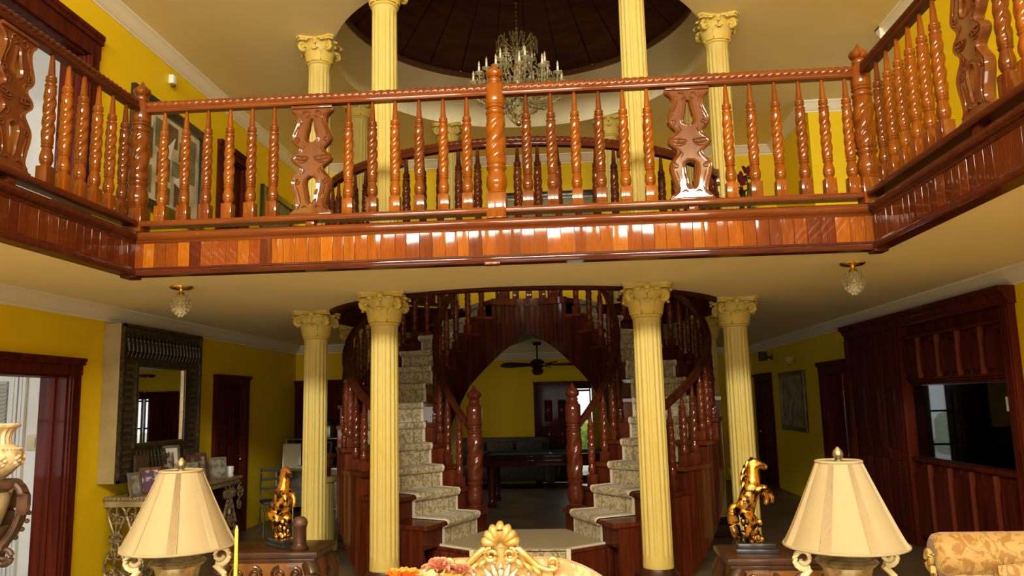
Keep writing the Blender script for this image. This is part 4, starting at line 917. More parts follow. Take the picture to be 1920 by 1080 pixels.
# ================================================================ GILDED SETTEE, FLOWERS AND GLASS DISH
def settee():
    X, Y = -.28, 3.22
    o = thing('gilded_settee', 'settee with carved gilt shell crest and peach damask back', 'settee', (X, Y, 0))
    def top(x): return 1.088-1.5*max(0, abs(x)-.17)**2
    n = 33; m = MB(); xs = [-.62+1.24*i/(n-1) for i in range(n)]
    prof = lambda i: [(xs[i], -.06, .42), (xs[i], -.075, .6), (xs[i], -.06, top(xs[i])-.05), (xs[i], -.03, top(xs[i])), (xs[i], .02, top(xs[i])), (xs[i], .05, top(xs[i])-.04), (xs[i], .05, .42)]
    m.grid(lambda i, j: prof(i)[j % 7], n, 8); m.add([prof(0)[k] for k in range(7)], [tuple(range(7))]); m.add([prof(n-1)[k] for k in range(7)], [tuple(range(6, -1, -1))]); m.build('back_cushion', 'damask_pink', o, sharp=50)
    MB().cbox(-.62, .62, -.68, -.06, .36, .50, .04).build('seat_cushion', 'damask_pink', o)
    MB().cbox(-.66, .66, -.70, .04, .29, .36, .012).build('seat_rail', 'gilt', o)
    for sx in (-1, 1):
        MB().tube([(sx*.66, 0, .36), (sx*.69, 0, .6), (sx*.66, 0, .82), (sx*.60, 0, .88)], .028, 8).build('back_stile', 'gilt', o)
        MB().tube([(sx*.66, -.02, .68), (sx*.68, -.3, .70), (sx*.68, -.55, .67), (sx*.68, -.62, .6), (sx*.67, -.6, .36)], .03, 8).build('armrest', 'gilt', o)
        for yy in (-.62, 0): MB().tube([(sx*.6, yy, .30), (sx*.63, yy, .2), (sx*.6, yy, .08), (sx*.62, yy, .01)], [.04, .032, .022, .03], 8).build('leg', 'gilt', o)
    # crest: shell on top, two long scrolls, lower fan with silver beads (heights above floor)
    cr = MB().prism([(-.20, 1.05), (-.13, 1.075), (-.085, 1.12), (-.055, 1.16), (.055, 1.16), (.085, 1.12), (.13, 1.075), (.20, 1.05), (.20, 1.0), (-.20, 1.0)], -.075, -.03, 'xz').build('crest', 'gilt', o)
    sh = MB()
    for k in range(7):
        a = PI/2+(k-3)*.44; L_ = .082 if k == 3 else .076 if k in (2, 4) else .07; c, s_ = math.cos(a), math.sin(a)
        pts = [(.012*c, 1.155+.012*s_), (.5*L_*c, 1.155+.5*L_*s_), (.85*L_*c, 1.155+.85*L_*s_), (L_*c, 1.155+L_*s_)]
        sh.tube([(x, y, z) for (x, z), y in zip(pts, (-.09, -.105, -.10, -.075))], [.007, .014, .019, .008], 8)
    sh.prism([(.07*math.cos(PI*k/12-.15*(1-k/6)), 1.145+.075*math.sin(PI*k/12)) for k in range(13)], -.085, -.04, 'xz'); sh.build('shell', 'gilt', cr, sharp=70)
    for sx in (-1, 1):
        pts = spiral(sx*.036, 1.118, .028, .007, PI/2, -sx*1.6, 24); MB().tube([(x, -.098, z) for x, z in pts[::-1]], [.006+.005*i/24 for i in range(24)], 8).build('volute', 'gilt', cr)
        pts = [(sx*x, z) for x, z in ((.03, 1.146), (.07, 1.135), (.105, 1.105), (.14, 1.072), (.18, 1.058))]; pts += [(sx*.20+.022*math.cos(PI*1.5-0+sx*2*PI*1.1*i/16)*(1-.5*i/16), 1.082+.024*math.sin(PI*1.5+sx*2*PI*1.1*i/16)*(1-.5*i/16)) for i in range(17)]
        MB().tube([(x, -.085, z) for x, z in pts], [.010, .014, .014, .012, .010]+[.010-.003*i/17 for i in range(17)], 8).build('side_scroll', 'gilt', cr)
        for q in range(3):
            MB().tube([(sx*(.05+.035*q), -.088, 1.105-.016*q), (sx*(.075+.035*q), -.10, 1.085-.016*q), (sx*(.085+.035*q), -.095, 1.062-.012*q)], [.005, .012, .004], 8).build('scroll_leaf', 'gilt', cr)
    fan = MB()
    for k in range(9):
        a = PI/2+(k-4)*.33; c, s_ = math.cos(a), math.sin(a); fan.tube([(.02*c, -.085, .985+.02*s_), (.07*c, -.10, .985+.07*s_), (.105*c, -.09, .985+.10*s_)], [.005, .011, .006], 8)
    fan.build('lower_fan', 'gilt_silver', cr, sharp=70)
    be = MB()
    for k in range(8):
        a = PI*(k+.5)/8; be.ball((.128*math.cos(a), -.09, .985+.108*math.sin(a)), .009, n=8, m=6)
    be.build('silver_beads', 'gilt_silver', cr)
settee()
t = thing('coffee_table', 'low dark coffee table in front of the settee', 'table', (-.42, 2.1, 0))
MB().cbox(-.5, .5, -.3, .3, .43, .47, .012).build('table_top', 'table_wood', t)
for sx in (-1, 1):
    for sy in (-1, 1): MB().tube([(sx*.42, sy*.23, .43), (sx*.45, sy*.25, .3), (sx*.40, sy*.22, .12), (sx*.43, sy*.24, .01)], [.035, .03, .02, .026], 8).build('leg', 'table_wood', t)
v = thing('flower_vase', 'slim pale vase holding the orange flowers', 'vase', (-.40, 2.28, .47))
MB().lathe([(0, .07), (.01, .075), (.03, .05), (.1, .045), (.25, .07), (.35, .075), (.42, .05), (.47, .055), (.485, .07), (.475, .06), (.4, .04)], 24, close=False).build('vase_body', 'porcelain', v)
rr = random.Random(5)
def flower(label, x, y, z, R_, material, n):
    o = thing('silk_flower', label, 'flower', (x, y, z), rr.random()*6, 'orange flowers in the vase')
    MB().tube([(0, 0, 0), (-(x+.40)*.3, -(y-2.28)*.3, -.12), (-(x+.40)*.75, -(y-2.28)*.75, .86-z)], .004, 5).build('stem', 'leaf_green', o).rotation_euler = (0, 0, -o.rotation_euler.z)
    for ring, (k_, tilt, sc) in enumerate(((n, .25, 1), (n-2, .75, .8), (n-4, 1.15, .55))):
        m = MB(); m.grid(lambda i, j: (R_*sc*(i/5), (j-2)/2*R_*.34*math.sin(PI*(.12+.80*i/5)), .012*math.sin(PI*i/5)+.012*abs(j-2)/2), 6, 5); me = m.mesh('petal', material, recalc=False)
        for q in range(k_): link('petal', me, o, (0, 0, .006*ring), (0, -tilt, 2*PI*q/k_+ring*.4))
    MB().ball((0, 0, .012), .014, .014, .01, 8, 6).build('flower_center', 'amber_wood', o)
    return o
flower('large deep orange flower at the left of the bouquet', -.475, 2.24, 1.185, .085, 'petal_orange', 11); flower('large orange flower at the right of the bouquet', -.345, 2.22, 1.17, .085, 'petal_orange', 11)
flower('pink flower at the top of the bouquet', -.39, 2.34, 1.212, .055, 'petal_pink', 9); flower('small pink flower behind the orange ones at right', -.33, 2.36, 1.195, .05, 'petal_pink', 9); flower('low orange flower in the middle of the bouquet', -.41, 2.17, 1.15, .075, 'petal_orange', 10)
g = thing('glass_dish', 'pale frosted glass dish with a pointed rim before the crest', 'dish', (-.12, 2.05, .47))
MB().lathe([(0, .07), (.012, .07), (.02, .02), (.25, .015), (.46, .02), (.5, .05)], 20).build('foot', 'frosted_glass', g)
m = MB(); n = 32
m.grid(lambda i, j: ((.03+.035*j)*math.cos(2*PI*i/n), (.03+.035*j)*math.sin(2*PI*i/n), .5+.028*j+(.05*max(0, math.cos(2*PI*i/n))**6 if j == 3 else 0)), n, 4, True); m.build('bowl', 'frosted_glass', g, recalc=False)
# ================================================================ GOLD DAMASK SOFA AT THE RIGHT EDGE
def gold_sofa():
    o = thing('gold_sofa', 'gold damask sofa with rolled back at the bottom right corner', 'sofa', (1.30, 3.05, 0), -.12)
    n = 24
    def roll(x): return [(x, .06*math.cos(2*PI*k/n)*1.25-.02, 1.11+.075*math.sin(2*PI*k/n)) for k in range(n)]
    m = MB(); xs = [0.0, .012, .04, .5, 1.0, 1.56, 1.60]; sc = [.72, .92, 1, 1, 1, 1, .8]
    m.grid(lambda i, j: (xs[i], .075*sc[i]*math.cos(2*PI*j/n), 1.115+.08*sc[i]*math.sin(2*PI*j/n)+.03*(xs[i]/1.6)), len(xs), n+1); m.add([(0, .075*.72*math.cos(2*PI*k/n), 1.115+.08*.72*math.sin(2*PI*k/n)) for k in range(n)], [tuple(range(n))]); m.build('back_roll', 'damask_gold', o, sharp=50)
    MB().cbox(.03, 1.58, -.05, .05, .35, 1.10, .03).build('back_panel', 'damask_gold', o)
    MB().cbox(.04, 1.58, -.75, -.04, .30, .48, .05).build('seat_cushion', 'damask_gold', o)
    m = MB(); N_ = 9
    m.grid(lambda i, j: (.18+.64*i/(N_-1), -.10-.10*math.sin(PI*j/8)*math.sin(PI*i/(N_-1))**.4-.10*(1-j/8), .50+.60*j/8+.03*math.sin(PI*i/(N_-1))), N_, 9); m.grid(lambda i, j: (.18+.64*i/(N_-1), -.06-.10*(1-j/8), .50+.60*j/8+.03*math.sin(PI*i/(N_-1))), N_, 9); m.build('back_pillow', 'damask_gold', o, sharp=60)
    m = MB(); m.grid(lambda i, j: (.26+.5*i/8, -.20-.09*math.sin(PI*j/8)*math.sin(PI*i/8)**.4-.12*(1-j/8), .48+.52*j/8), 9, 9); m.grid(lambda i, j: (.26+.5*i/8, -.20-.12*(1-j/8), .48+.52*j/8), 9, 9); m.build('front_pillow', 'damask_gold', o, sharp=60)
    pts = [(-.015, -.08, .35), (-.015, -.09, .7), (-.015, -.075, .98), (-.015, -.05, 1.06)]+[(-.012, -.012+.04*(1-.6*i/16)*math.cos(-PI*.75+2*PI*1.1*i/16), 1.105+.04*(1-.6*i/16)*math.sin(-PI*.75+2*PI*1.1*i/16)) for i in range(17)]
    MB().tube(pts, .011, 8).build('gilt_edge', 'gilt', o)
    MB().tube([(.012+.0, -.3, .35), (.01, -.32, .5), (.01, -.5, .62), (.01, -.7, .6), (.01, -.72, .35)], .03, 8).build('armrest', 'gilt', o)
    for xx in (.06, 1.54):
        for yy in (-.7, -.02): MB().tube([(xx, yy, .31), (xx, yy, .15), (xx, yy, .01)], [.035, .025, .03], 8).build('leg', 'gilt', o)
    MB().tube([(.46, .02, 1.2), (.50, -.02, 1.206), (.53, -.05, 1.195), (.535, -.07, 1.17)], .004, 5).build('loose_thread', 'black_matt', o)
gold_sofa()
# ================================================================ HORSE STATUES ON CONSOLES
def skin_mesh(name, verts, edges, radii, root, material, sub=2):
    me = bpy.data.meshes.new(name+'_rig'); me.from_pydata(verts, edges, []); ob = bpy.data.objects.new(name+'_rig', me); COL.objects.link(ob)
    ob.modifiers.new('skin', 'SKIN'); me.skin_vertices[0].data[root].use_root = True
    for i, q in enumerate(radii): me.skin_vertices[0].data[i].radius = (q if isinstance(q, tuple) else (q, q))
    sb = ob.modifiers.new('sub', 'SUBSURF'); sb.levels = sub; sb.render_levels = sub
    dg = bpy.context.evaluated_depsgraph_get(); dg.update(); res = bpy.data.meshes.new_from_object(ob.evaluated_get(dg)); res.name = name
    bpy.data.objects.remove(ob); res.materials.clear(); res.materials.append(MATS[material]); res.polygons.foreach_set('use_smooth', [True]*len(res.polygons)); return res
def horse(label, loc, rz, k=1.0):
    """rearing horse, facing local +x, on a stepped black base"""
    o = thing('horse_statue', label, 'statue', loc, rz)
    MB().cbox(-.10*k, .12*k, -.065*k, .065*k, 0, .022*k, .004).cbox(-.088*k, .108*k, -.055*k, .055*k, .022*k, .05*k, .006).build('statue_base', 'black_gloss', o)
    V = [(-.035, 0, .225), (-.015, 0, .27), (.002, 0, .315), (.012, 0, .355), (.018, 0, .40), (.012, 0, .44), (.026, 0, .466), (.060, 0, .455), (.095, 0, .43),   # 0 hip .. 8 muzzle
         (-.03, .03, .20), (.014, .036, .158), (-.022, .034, .115), (-.004, .034, .07), (.018, .034, .052),
         (-.03, -.03, .20), (.004, -.036, .15), (-.035, -.034, .105), (-.022, -.034, .065), (.0, -.034, .052),
         (.025, .03, .32), (.072, .034, .315), (.088, .034, .262), (.076, .034, .235),
         (.025, -.03, .325), (.078, -.034, .335), (.105, -.034, .285), (.095, -.034, .255),
         (.012, .014, .49), (.012, -.014, .49)]
    E_ = [(0, 1), (1, 2), (2, 3), (3, 4), (4, 5), (5, 6), (6, 7), (7, 8), (0, 9), (9, 10), (10, 11), (11, 12), (12, 13), (0, 14), (14, 15), (15, 16), (16, 17), (17, 18), (2, 19), (19, 20), (20, 21), (21, 22), (2, 23), (23, 24), (24, 25), (25, 26), (6, 27), (6, 28)]
    R_ = [(.056, .052), .056, (.058, .054), .046, .035, .030, .027, .022, .015, .042, .030, .019, .014, .017, .042, .030, .019, .014, .017, .028, .020, .014, .016, .028, .020, .014, .016, .006, .006]
    R_ = [(q if isinstance(q, tuple) else (q, q)) for q in R_]
    me = skin_mesh('horse_body', [(x*k, y*k, z*k) for x, y, z in V], E_, [(a*k, b*k) for a, b in R_], 1, 'bronze_gold'); link('horse_body', me, o)
    m = MB()
    for q in range(9):
        f_ = q/8; x, z = -.005+.0*f_, .475-.15*f_; x = .012-.025*math.sin(PI*f_)-.012*f_; m.tube([(x*k, 0, z*k), ((x-.022)*k, (.008 if q % 2 else -.008)*k, (z-.012)*k), ((x-.03)*k, (.012 if q % 2 else -.012)*k, (z-.04)*k)], [.010*k, .009*k, .003*k], 6)
    m.build('mane', 'bronze_gold', o)
    MB().tube([(-.07*k, 0, .24*k), (-.095*k, 0, .22*k), (-.098*k, .006*k, .16*k), (-.085*k, .0, .09*k), (-.07*k, 0, .052*k)], [.014*k, .026*k, .032*k, .028*k, .014*k], 8).build('tail', 'bronze_gold', o)
    m = MB()
    for q in range(7): a = q*.9; m.ball((-.035*k+.012*q*k, .028*math.sin(a)*k, .066*k+.006*k*(q % 3)), .015*k, .013*k, .018*k, 8, 6)
    for q in range(9): m.ball((-.055*k+.011*q*k, (.02 if q % 2 else -.02)*k, .09*k+.012*k*((q*5) % 7)), .016*k, .014*k, .024*k, 8, 6)
    m.build('rock', 'bronze_gold', o)['kind'] = 'stuff'
    return o
def console(label, x, y, rz, sx):
    o = thing('carved_console', label, 'table', (x, y, 0), rz)
    MB().cbox(-.34, .34, -.23, .23, .745, .785, .012).cbox(-.32, .32, -.215, .215, .72, .745, .008).build('table_top', 'table_wood', o)
    MB().cbox(-.29, .29, -.19, .19, .57, .72, .01).build('apron', 'amber_wood', o)
    for yy in (-1, 1):
        for e in (-1, 1):
            for cx_, R_, t_ in ((.08, .05, 1.5), (.19, .042, -1.5)):
                MB().tube([(e*px, yy*.194, pz) for px, pz in spiral(cx_, .64, R_, .01, PI/2, t_, 22)], [.012-.005*q/21 for q in range(22)], 8).build('apron_scroll', 'table_wood', o)
    for ex in (-1, 1):
        for ey in (-1, 1): MB().tube([(ex*.27, ey*.17, .71), (ex*.31, ey*.2, .62), (ex*.30, ey*.19, .42), (ex*.25, ey*.16, .2), (ex*.27, ey*.18, .07), (ex*.31, ey*.21, .02)], [.05, .052, .036, .025, .022, .035], 10).build('leg', 'table_wood', o)
    MB().cbox(-.25, .25, -.15, .15, .14, .17, .01).build('lower_shelf', 'table_wood', o)
    p = MB().lathe([(.785, .055), (.80, .06), (.815, .048), (.83, .042), (.92, .040), (.935, .046), (.945, .046)], 20).build('corner_post', 'table_wood', o, (sx*.20, -.15, 0))
    MB().lathe([(.943, .047), (.955, .05), (.975, .045), (.99, .03), (.998, .008)], 20).build('post_cap', 'carved_brown', p)
    return o
console('dark carved console under the left horse statue', -1.97, 5.3, 0, 1); console('dark carved console under the right horse statue', 1.22, 4.95, 0, 1)
horse('gold and black rearing horse statue on the left console', (-1.94, 5.3, .785), -.75, 1.06); horse('gold and black rearing horse statue on the right console', (1.08, 4.93, .785), -.1, 1.12)
# ================================================================ URN ON CARVED STAND, LEFT EDGE
o = thing('scroll_pedestal', 'carved brown scroll pedestal at the left edge under the urn', 'pedestal', (-3.03, 4.0, 0))
MB().lathe([(0, .22), (.04, .23), (.08, .2), (.12, .12), (.2, .09), (.5, .07), (.9, .06), (1.05, .07), (1.12, .09)], 24).build('stem', 'carved_brown', o)
MB().lathe([(1.30, .10), (1.32, .135), (1.345, .14), (1.36, .12)], 28).build('top_ring', 'carved_brown', o); MB().lathe([(1.12, .05), (1.2, .075), (1.31, .10)], 24).build('stand_cup', 'marble_gold', o)
for q in range(4):
    a = q*PI/2+.1; c, s_ = math.cos(a), math.sin(a)
    pts = [(.06, .97), (.08, 1.03), (.13, 1.10), (.165, 1.2), (.165, 1.29), (.13, 1.335), (.11, 1.30)]; MB().sweep(catmull([(x*c, x*s_, z) for x, z in pts])[0], [(-.03, -.014), (.03, -.014), (.035, .0), (.03, .014), (-.03, .014), (-.035, 0)], plumb=False).build('scroll_arm', 'carved_brown', o)
    pts = spiral(.09, .975, .05, .012, PI, 1.4, 20); MB().tube([(x*c, x*s_, z) for x, z in pts], [.018-.009*i/20 for i in range(20)], 8).build('scroll_foot', 'carved_brown', o)
    m = MB()
    for k in range(7): f_ = k/6; m.ball(((.12+.062*math.sin(PI*f_))*c-.034*s_, (.12+.062*math.sin(PI*f_))*s_+.034*c, 1.06+.25*f_), .013, n=8, m=6)
    m.build('arm_carving', 'carved_brown', o)
o = thing('urn_vase', 'cream embossed urn with fluted neck at the left edge', 'urn', (-3.03, 4.0, 1.36))
MB().lathe([(0, .05), (.01, .06), (.03, .085), (.07, .122), (.11, .135), (.14, .133), (.17, .11), (.185, .08)], 36).build('urn_body', 'urn_cream', o)
MB().lathe([(.18, .08), (.19, .075, .05), (.22, .07, .06), (.25, .078, .06), (.268, .098, .03), (.275, .112), (.285, .115), (.292, .108), (.28, .09), (.24, .062)], 72, 18, close=False).build('urn_neck', 'urn_cream', o)
m = MB()
for k in range(40): a = 2*PI*k/40; m.ball((.121*math.cos(a), .121*math.sin(a), .16), .007, n=6, m=4)
for k in range(10):
    a = 2*PI*k/10
    for q in range(5): b = a+.09*math.cos(q*1.25); z = .10+.022*math.sin(q*1.25); R_ = lerp_table([(.03, .085), (.07, .122), (.11, .135), (.14, .133)], z); m.ball((R_*math.cos(b), R_*math.sin(b), z), .012, .012, .010, 8, 5)
m.build('urn_relief', 'urn_cream', o)['kind'] = 'stuff'
# ================================================================ MIRROR, CONSOLE AND PHOTOS ON THE LEFT WALL
o = thing('wall_mirror', 'large dark carved mirror with deep beige sides on the left wall', 'mirror', (XL, 0, 0))
Y0, Y1, ZA, ZC = 7.56, 9.25, 1.0, 2.585; iy0, iy1, iz0, iz1 = 7.85, 8.86, 1.36, 2.17; DP = .2
MB().box(.005, DP-.02, Y0, Y1, ZA, ZC).build('mirror_box', 'beige_side', o)
fr = MB()
fr.box(DP-.02, DP, Y0, iy0, ZA, ZC).box(DP-.02, DP, iy1, Y1, ZA, ZC).box(DP-.02, DP, iy0, iy1, ZA, iz0).box(DP-.02, DP, iy0, iy1, iz1, ZC)
for a, b, c, e in ((Y0, Y0+.03, ZA, ZC), (Y1-.03, Y1, ZA, ZC), (Y0, Y1, ZA, ZA+.03), (Y0, Y1, ZC-.03, ZC), (iy0-.03, iy0, iz0-.03, iz1+.03), (iy1, iy1+.03, iz0-.03, iz1+.03), (iy0, iy1, iz0-.03, iz0), (iy0, iy1, iz1, iz1+.03)): fr.box(DP, DP+.022, a, b, c, e)
frm = fr.build('mirror_frame', 'mirror_frame', o)
bead = MB().ball((0, 0, 0), .013, .085, .020, 10, 6).mesh('frame_bead', 'mirror_bead')
z = ZA+.08
while z < ZC-.4:
    for yy in ((Y0+iy0)/2, (Y1+iy1)/2): link('frame_bead', bead, frm, (DP+.008, yy, z))
    z += .072
rib = MB().tube([(0, 0, -.12), (.014, .012, -.06), (.016, 0, 0), (.012, -.012, .06), (0, 0, .11)], [.008, .014, .016, .014, .008], 8).mesh('frame_leaf', 'mirror_frame')
for k in range(21): link('frame_leaf', rib, frm, (DP+.006, Y0+.08+k*(Y1-Y0-.16)/20, 2.375))
for k in range(14): link('frame_leaf', rib, frm, (DP+.006, iy0+.05+k*(iy1-iy0-.1)/13, 1.18))
MB().box(DP-.017, DP-.012, iy0, iy1, iz0, iz1).build('mirror_glass', 'mirror_glass', o)
m = MB()
for a, b, c, e in ((iy0, iy0+.014, iz0, iz1), (iy1-.014, iy1, iz0, iz1), (iy0, iy1, iz0, iz0+.014), (iy0, iy1, iz1-.014, iz1)): m.box(DP-.012, DP+.006, a, b, c, e)
m.build('gilt_slip', 'mirror_bead', frm)
CT = .86
o = thing('iron_console', 'long console table with beaded top on scrolled iron legs under the mirror', 'console table', (XL+.012, 0, 0))
cy0, cy1 = 7.66, 10.0
MB().cbox(.0, .44, cy0, cy1, CT-.035, CT, .008).cbox(.0, .41, cy0+.03, cy1-.03, CT-.10, CT-.035, .006).build('table_top', 'marble_gold', o)
m = MB()
for k in range(62): m.ball((.425, cy0+.02+k*(cy1-cy0-.04)/61, CT-.018), .02, .017, .016, 7, 5)
for k in range(11): m.ball((.02+k*.04, cy0, CT-.018), .017, .016, .016, 7, 5)
for k in range(80): m.ball((.412, cy0+.04+k*(cy1-cy0-.08)/79, CT-.065), .009, n=6, m=4)
m.build('edge_beading', 'iron_gold', o)['kind'] = 'stuff'
def ironwork(yc, w):
    m = MB()
    for e in (-1, 1):
        pts = [(yc+e*.02, .03), (yc+e*w*.7, .10), (yc+e*w, .28), (yc+e*w*.55, .46), (yc+e*w*.2, .60), (yc+e*w*.5, .72)]; fine = []
        for i in range(5):
            for q in range(4): a, b = pts[i], pts[i+1]; fine.append((a[0]+(b[0]-a[0])*q/4, a[1]+(b[1]-a[1])*q/4))
        m.tube([(.36, y, z) for y, z in fine], .020, 6)
        for cy_, cz_, R_, t_ in ((yc+e*w*.6, .66, .075, 1.5), (yc+e*w*.5, .30, .085, 1.5), (yc+e*w*.45, .12, .06, 1.4), (yc+e*w*.35, .5, .05, 1.3)): m.tube([(.36, a, b) for a, b in spiral(cy_, cz_, R_, .012, PI/2, e*t_, 22)], .015, 6)
    m.tube([(.36, yc, .01), (.36, yc, .76)], .013, 6); m.ball((.36, yc, .43), .03, .03, .05, 8, 6)
    return m
for yc, w in ((7.86, .2), (8.80, .28), (9.80, .2)):
    ironwork(yc, w).build('scroll_leg', 'iron_gold', o); MB().tube([(.36, yc, .03), (.15, yc, .05), (.05, yc, .1), (.04, yc, .76)], .014, 6).build('rear_leg', 'iron_gold', o)
m = MB(); 
for e, c_ in ((-1, cy0+.1), (1, cy1-.02)): m.tube([(.40, a, b) for a, b in spiral(c_+.06*e, .66, .10, .014, PI/2, e*1.6, 26)], .014, 6); m.tube([(.40, a, b) for a, b in spiral(c_+.03*e, .5, .07, .014, PI/2, e*1.5, 24)], .012, 6)
m.build('corner_scrolls', 'iron_gold', o)
for xx, w in ((.12, .1), (.31, .1)):
    m = MB()
    for e in (-1, 1):
        m.tube([(xx+e*px, cy0+.06, z) for px, z in ((.0, .02), (w*.9, .10), (w, .22), (w*.4, .36), (.02, .48), (w*.6, .60), (w*.9, .70), (w*.5, .76))], .014, 6)
        for cz_, R_ in ((.64, .055), (.30, .06), (.12, .045), (.46, .04)): m.tube([(a, cy0+.06, b) for a, b in spiral(xx+e*w*.45, cz_, R_, .01, PI/2, e*1.5, 20)], .011, 6)
    m.tube([(xx, cy0+.06, .01), (xx, cy0+.06, .76)], .012, 6); m.build('end_scrollwork', 'iron_gold', o)
def photo(label, x, y, w, h, rz, fm, pm, tilt=.22, mat_w=.0):
    o = thing('photo_frame', label, 'photo frame', (XL+x, y, CT), rz)
    # local: faces +x, width along y, leans back
    R = Matrix.Rotation(-tilt, 4, 'Y'); T = .018; fw = .028
    def tb(m, a, b, c, e, x0, x1): 
        b0 = MB().box(x0, x1, a, b, c, e); m.add([R @ Vector(q) for q in b0.v], b0.f)
    f_ = MB(); tb(f_, -w/2, -w/2+fw, 0, h, 0, T); tb(f_, w/2-fw, w/2, 0, h, 0, T); tb(f_, -w/2+fw, w/2-fw, 0, fw, 0, T); tb(f_, -w/2+fw, w/2-fw, h-fw, h, 0, T); tb(f_, -w/2+.005, w/2-.005, .005, h-.005, -.004, .002); f_.build('frame', fm, o)
    p = MB(); tb(p, -w/2+fw+mat_w, w/2-fw-mat_w, fw+mat_w, h-fw-mat_w, .004, .008); p.build('photograph', pm, o)
    if mat_w: p = MB(); tb(p, -w/2+fw, w/2-fw, fw, h-fw, .002, .005); p.build('mount', 'paper_white', o)
    MB().add([R @ Vector((0, -.015, h*.6)), R @ Vector((0, .015, h*.6)), Vector((-h*.34, .015, .003)), Vector((-h*.34, -.015, .003)), R @ Vector((-.006, -.015, h*.6)), R @ Vector((-.006, .015, h*.6)), Vector((-h*.34-.006, .015, .003)), Vector((-h*.34-.006, -.015, .003))], [(0, 1, 2, 3), (4, 7, 6, 5), (0, 4, 5, 1), (1, 5, 6, 2), (2, 6, 7, 3), (3, 7, 4, 0)]).build('easel_strut', 'black_matt', o)
    return o
photo('reddish brown photo frame with a violet and white picture', .36, 7.92, .22, .27, -.75, 'frame_brown', 'photo_violet')
photo('slim silver photo frame at the left end of the console', .33, 7.70, .16, .24, -.2, 'frame_silver', 'photo_grey')
photo('large silver photo frame with white mount against the mirror', .235, 8.42, .46, .46, -.35, 'frame_silver', 'photo_dark', .12, .05)
photo('wide grey photo frame in the middle of the console', .37, 8.62, .30, .26, -.8, 'frame_silver', 'photo_grey')
photo('dark photo frame standing right of the wide grey one', .36, 8.98, .26, .33, -.5, 'frame_brown', 'photo_dark')
photo('small brown photo frame behind the lamp finial', .36, 8.22, .15, .17, -.8, 'frame_brown', 'photo_grey')
photo('tall silver photo frame seen edge-on toward the right', .30, 9.25, .20, .34, -.1, 'frame_silver', 'photo_grey')
photo('small silver photo frame at the right end beside the mug', .34, 9.52, .22, .26, -.8, 'frame_silver', 'photo_grey')
o = thing('mug', 'white mug at the right end of the console', 'mug', (XL+.36, 9.82, CT))
MB().lathe([(0, .04), (.005, .045), (.12, .048), (.125, .046), (.12, .042), (.01, .038)], 20, close=True).build('mug_body', 'porcelain', o); MB().tube([(0, .045+.03*math.sin(PI*i/8), .03+.07*i/8) for i in range(9)], .007, 6).build('mug_handle', 'porcelain', o)
MB().box(.046, .0485, -.015, .015, .03, .06).build('mug_print', 'art_brown', o)
# basket screens leaning behind the photos
for yy, lb in ((7.95, 'left'), (8.98, 'right')):
    o = thing('woven_screen', 'ribbed dark gold woven panel at the %s behind the photo frames' % lb, 'panel', (XL+.225, yy, CT)); MB().cbox(-.006, .006, -.13, .13, 0, .40, .003).build('panel_back', 'mirror_frame', o)
    for k in range(9): MB().tube([(.008, -.115+k*.029, .01), (.012, -.115+k*.029, .2), (.008, -.115+k*.029, .39)], .010, 6).build('panel_rib', 'mirror_bead', o)
# chrome chair beyond the console
o = thing('chrome_chair', 'black chair with chrome back bars beyond the console', 'chair', (-3.95, 10.55, 0), .5)
MB().cbox(-.2, .2, -.2, .2, .44, .48, .015).build('seat', 'black_matt', o)
for sx in (-1, 1):
    MB().tube([(sx*.19, .2, .01), (sx*.19, .19, .45), (sx*.18, .24, .88)], .012, 8).build('rear_leg_and_back_bar', 'chrome', o); MB().tube([(sx*.19, -.2, .01), (sx*.18, -.18, .45)], .012, 8).build('front_leg', 'chrome', o)
for z in (.62, .74, .86): MB().cbox(-.18, .18, .215+(z-.62)*.1, .235+(z-.62)*.1, z-.02, z+.02, .006).build('back_slat', 'black_matt', o)
# ================================================================ BUILT-IN CABINET WITH AQUARIUM, RIGHT WALL
o = thing('aquarium_cabinet', 'large built-in dark wood wall cabinet framing the aquarium', 'cabinet', (XR, 0, 0))
# local x: negative = into the room
def cab(nm, x0, x1, y0, y1, z0, z1, c=.008, mt='cabinet_wood', par=o): return MB().cbox(x0, x1, y0, y1, z0, z1, c).build(nm, mt, par)
cab('side_panel', -.06, -.002, 9.36, 10.93, 0, 2.455); cab('edge_strip', -.065, .06, 9.33, 9.38, 0, 2.46); cab('near_casing', -.07, -.002, 7.02, 7.16, 0, 2.45); cab('far_casing', -.08, -.002, 10.93, 11.05, 0, 2.45)
for k in range(3): cab('casing_reed', -.085, -.07, 7.035+k*.042, 7.065+k*.042, .05, 2.42, .005)
for k in range(2): cab('casing_reed', -.095, -.08, 10.95+k*.045, 10.985+k*.045, .05, 2.42, .005)
m = MB().sweep([(0, 11.07, 2.45), (0, 7.0, 2.45)], [(-.002, 0), (.07, 0), (.075, .04), (.10, .06), (.105, .09), (.14, .11), (.15, .16), (-.002, .16)]); m.build('cornice', 'cabinet_wood', o, sharp=50)
cab('niche_back', .48, .50, 7.0, 9.5, 0, 2.6); cab('niche_side', .0, .5, 9.36, 9.40, 0, 2.5); cab('niche_side', .0, .5, 7.12, 7.16, 0, 2.5); cab('niche_top', 0, .5, 7.1, 9.4, 2.46, 2.5)
cab('top_panel', .04, .07, 7.16, 9.36, 2.32, 2.46); cab('ledge_molding', -.05, .1, 7.16, 9.36, 2.30, 2.335, .01); cab('ledge_molding', -.04, .1, 7.16, 9.36, .94, .985, .012); cab('lower_panel', .03, .06, 7.16, 9.36, 0, .94)
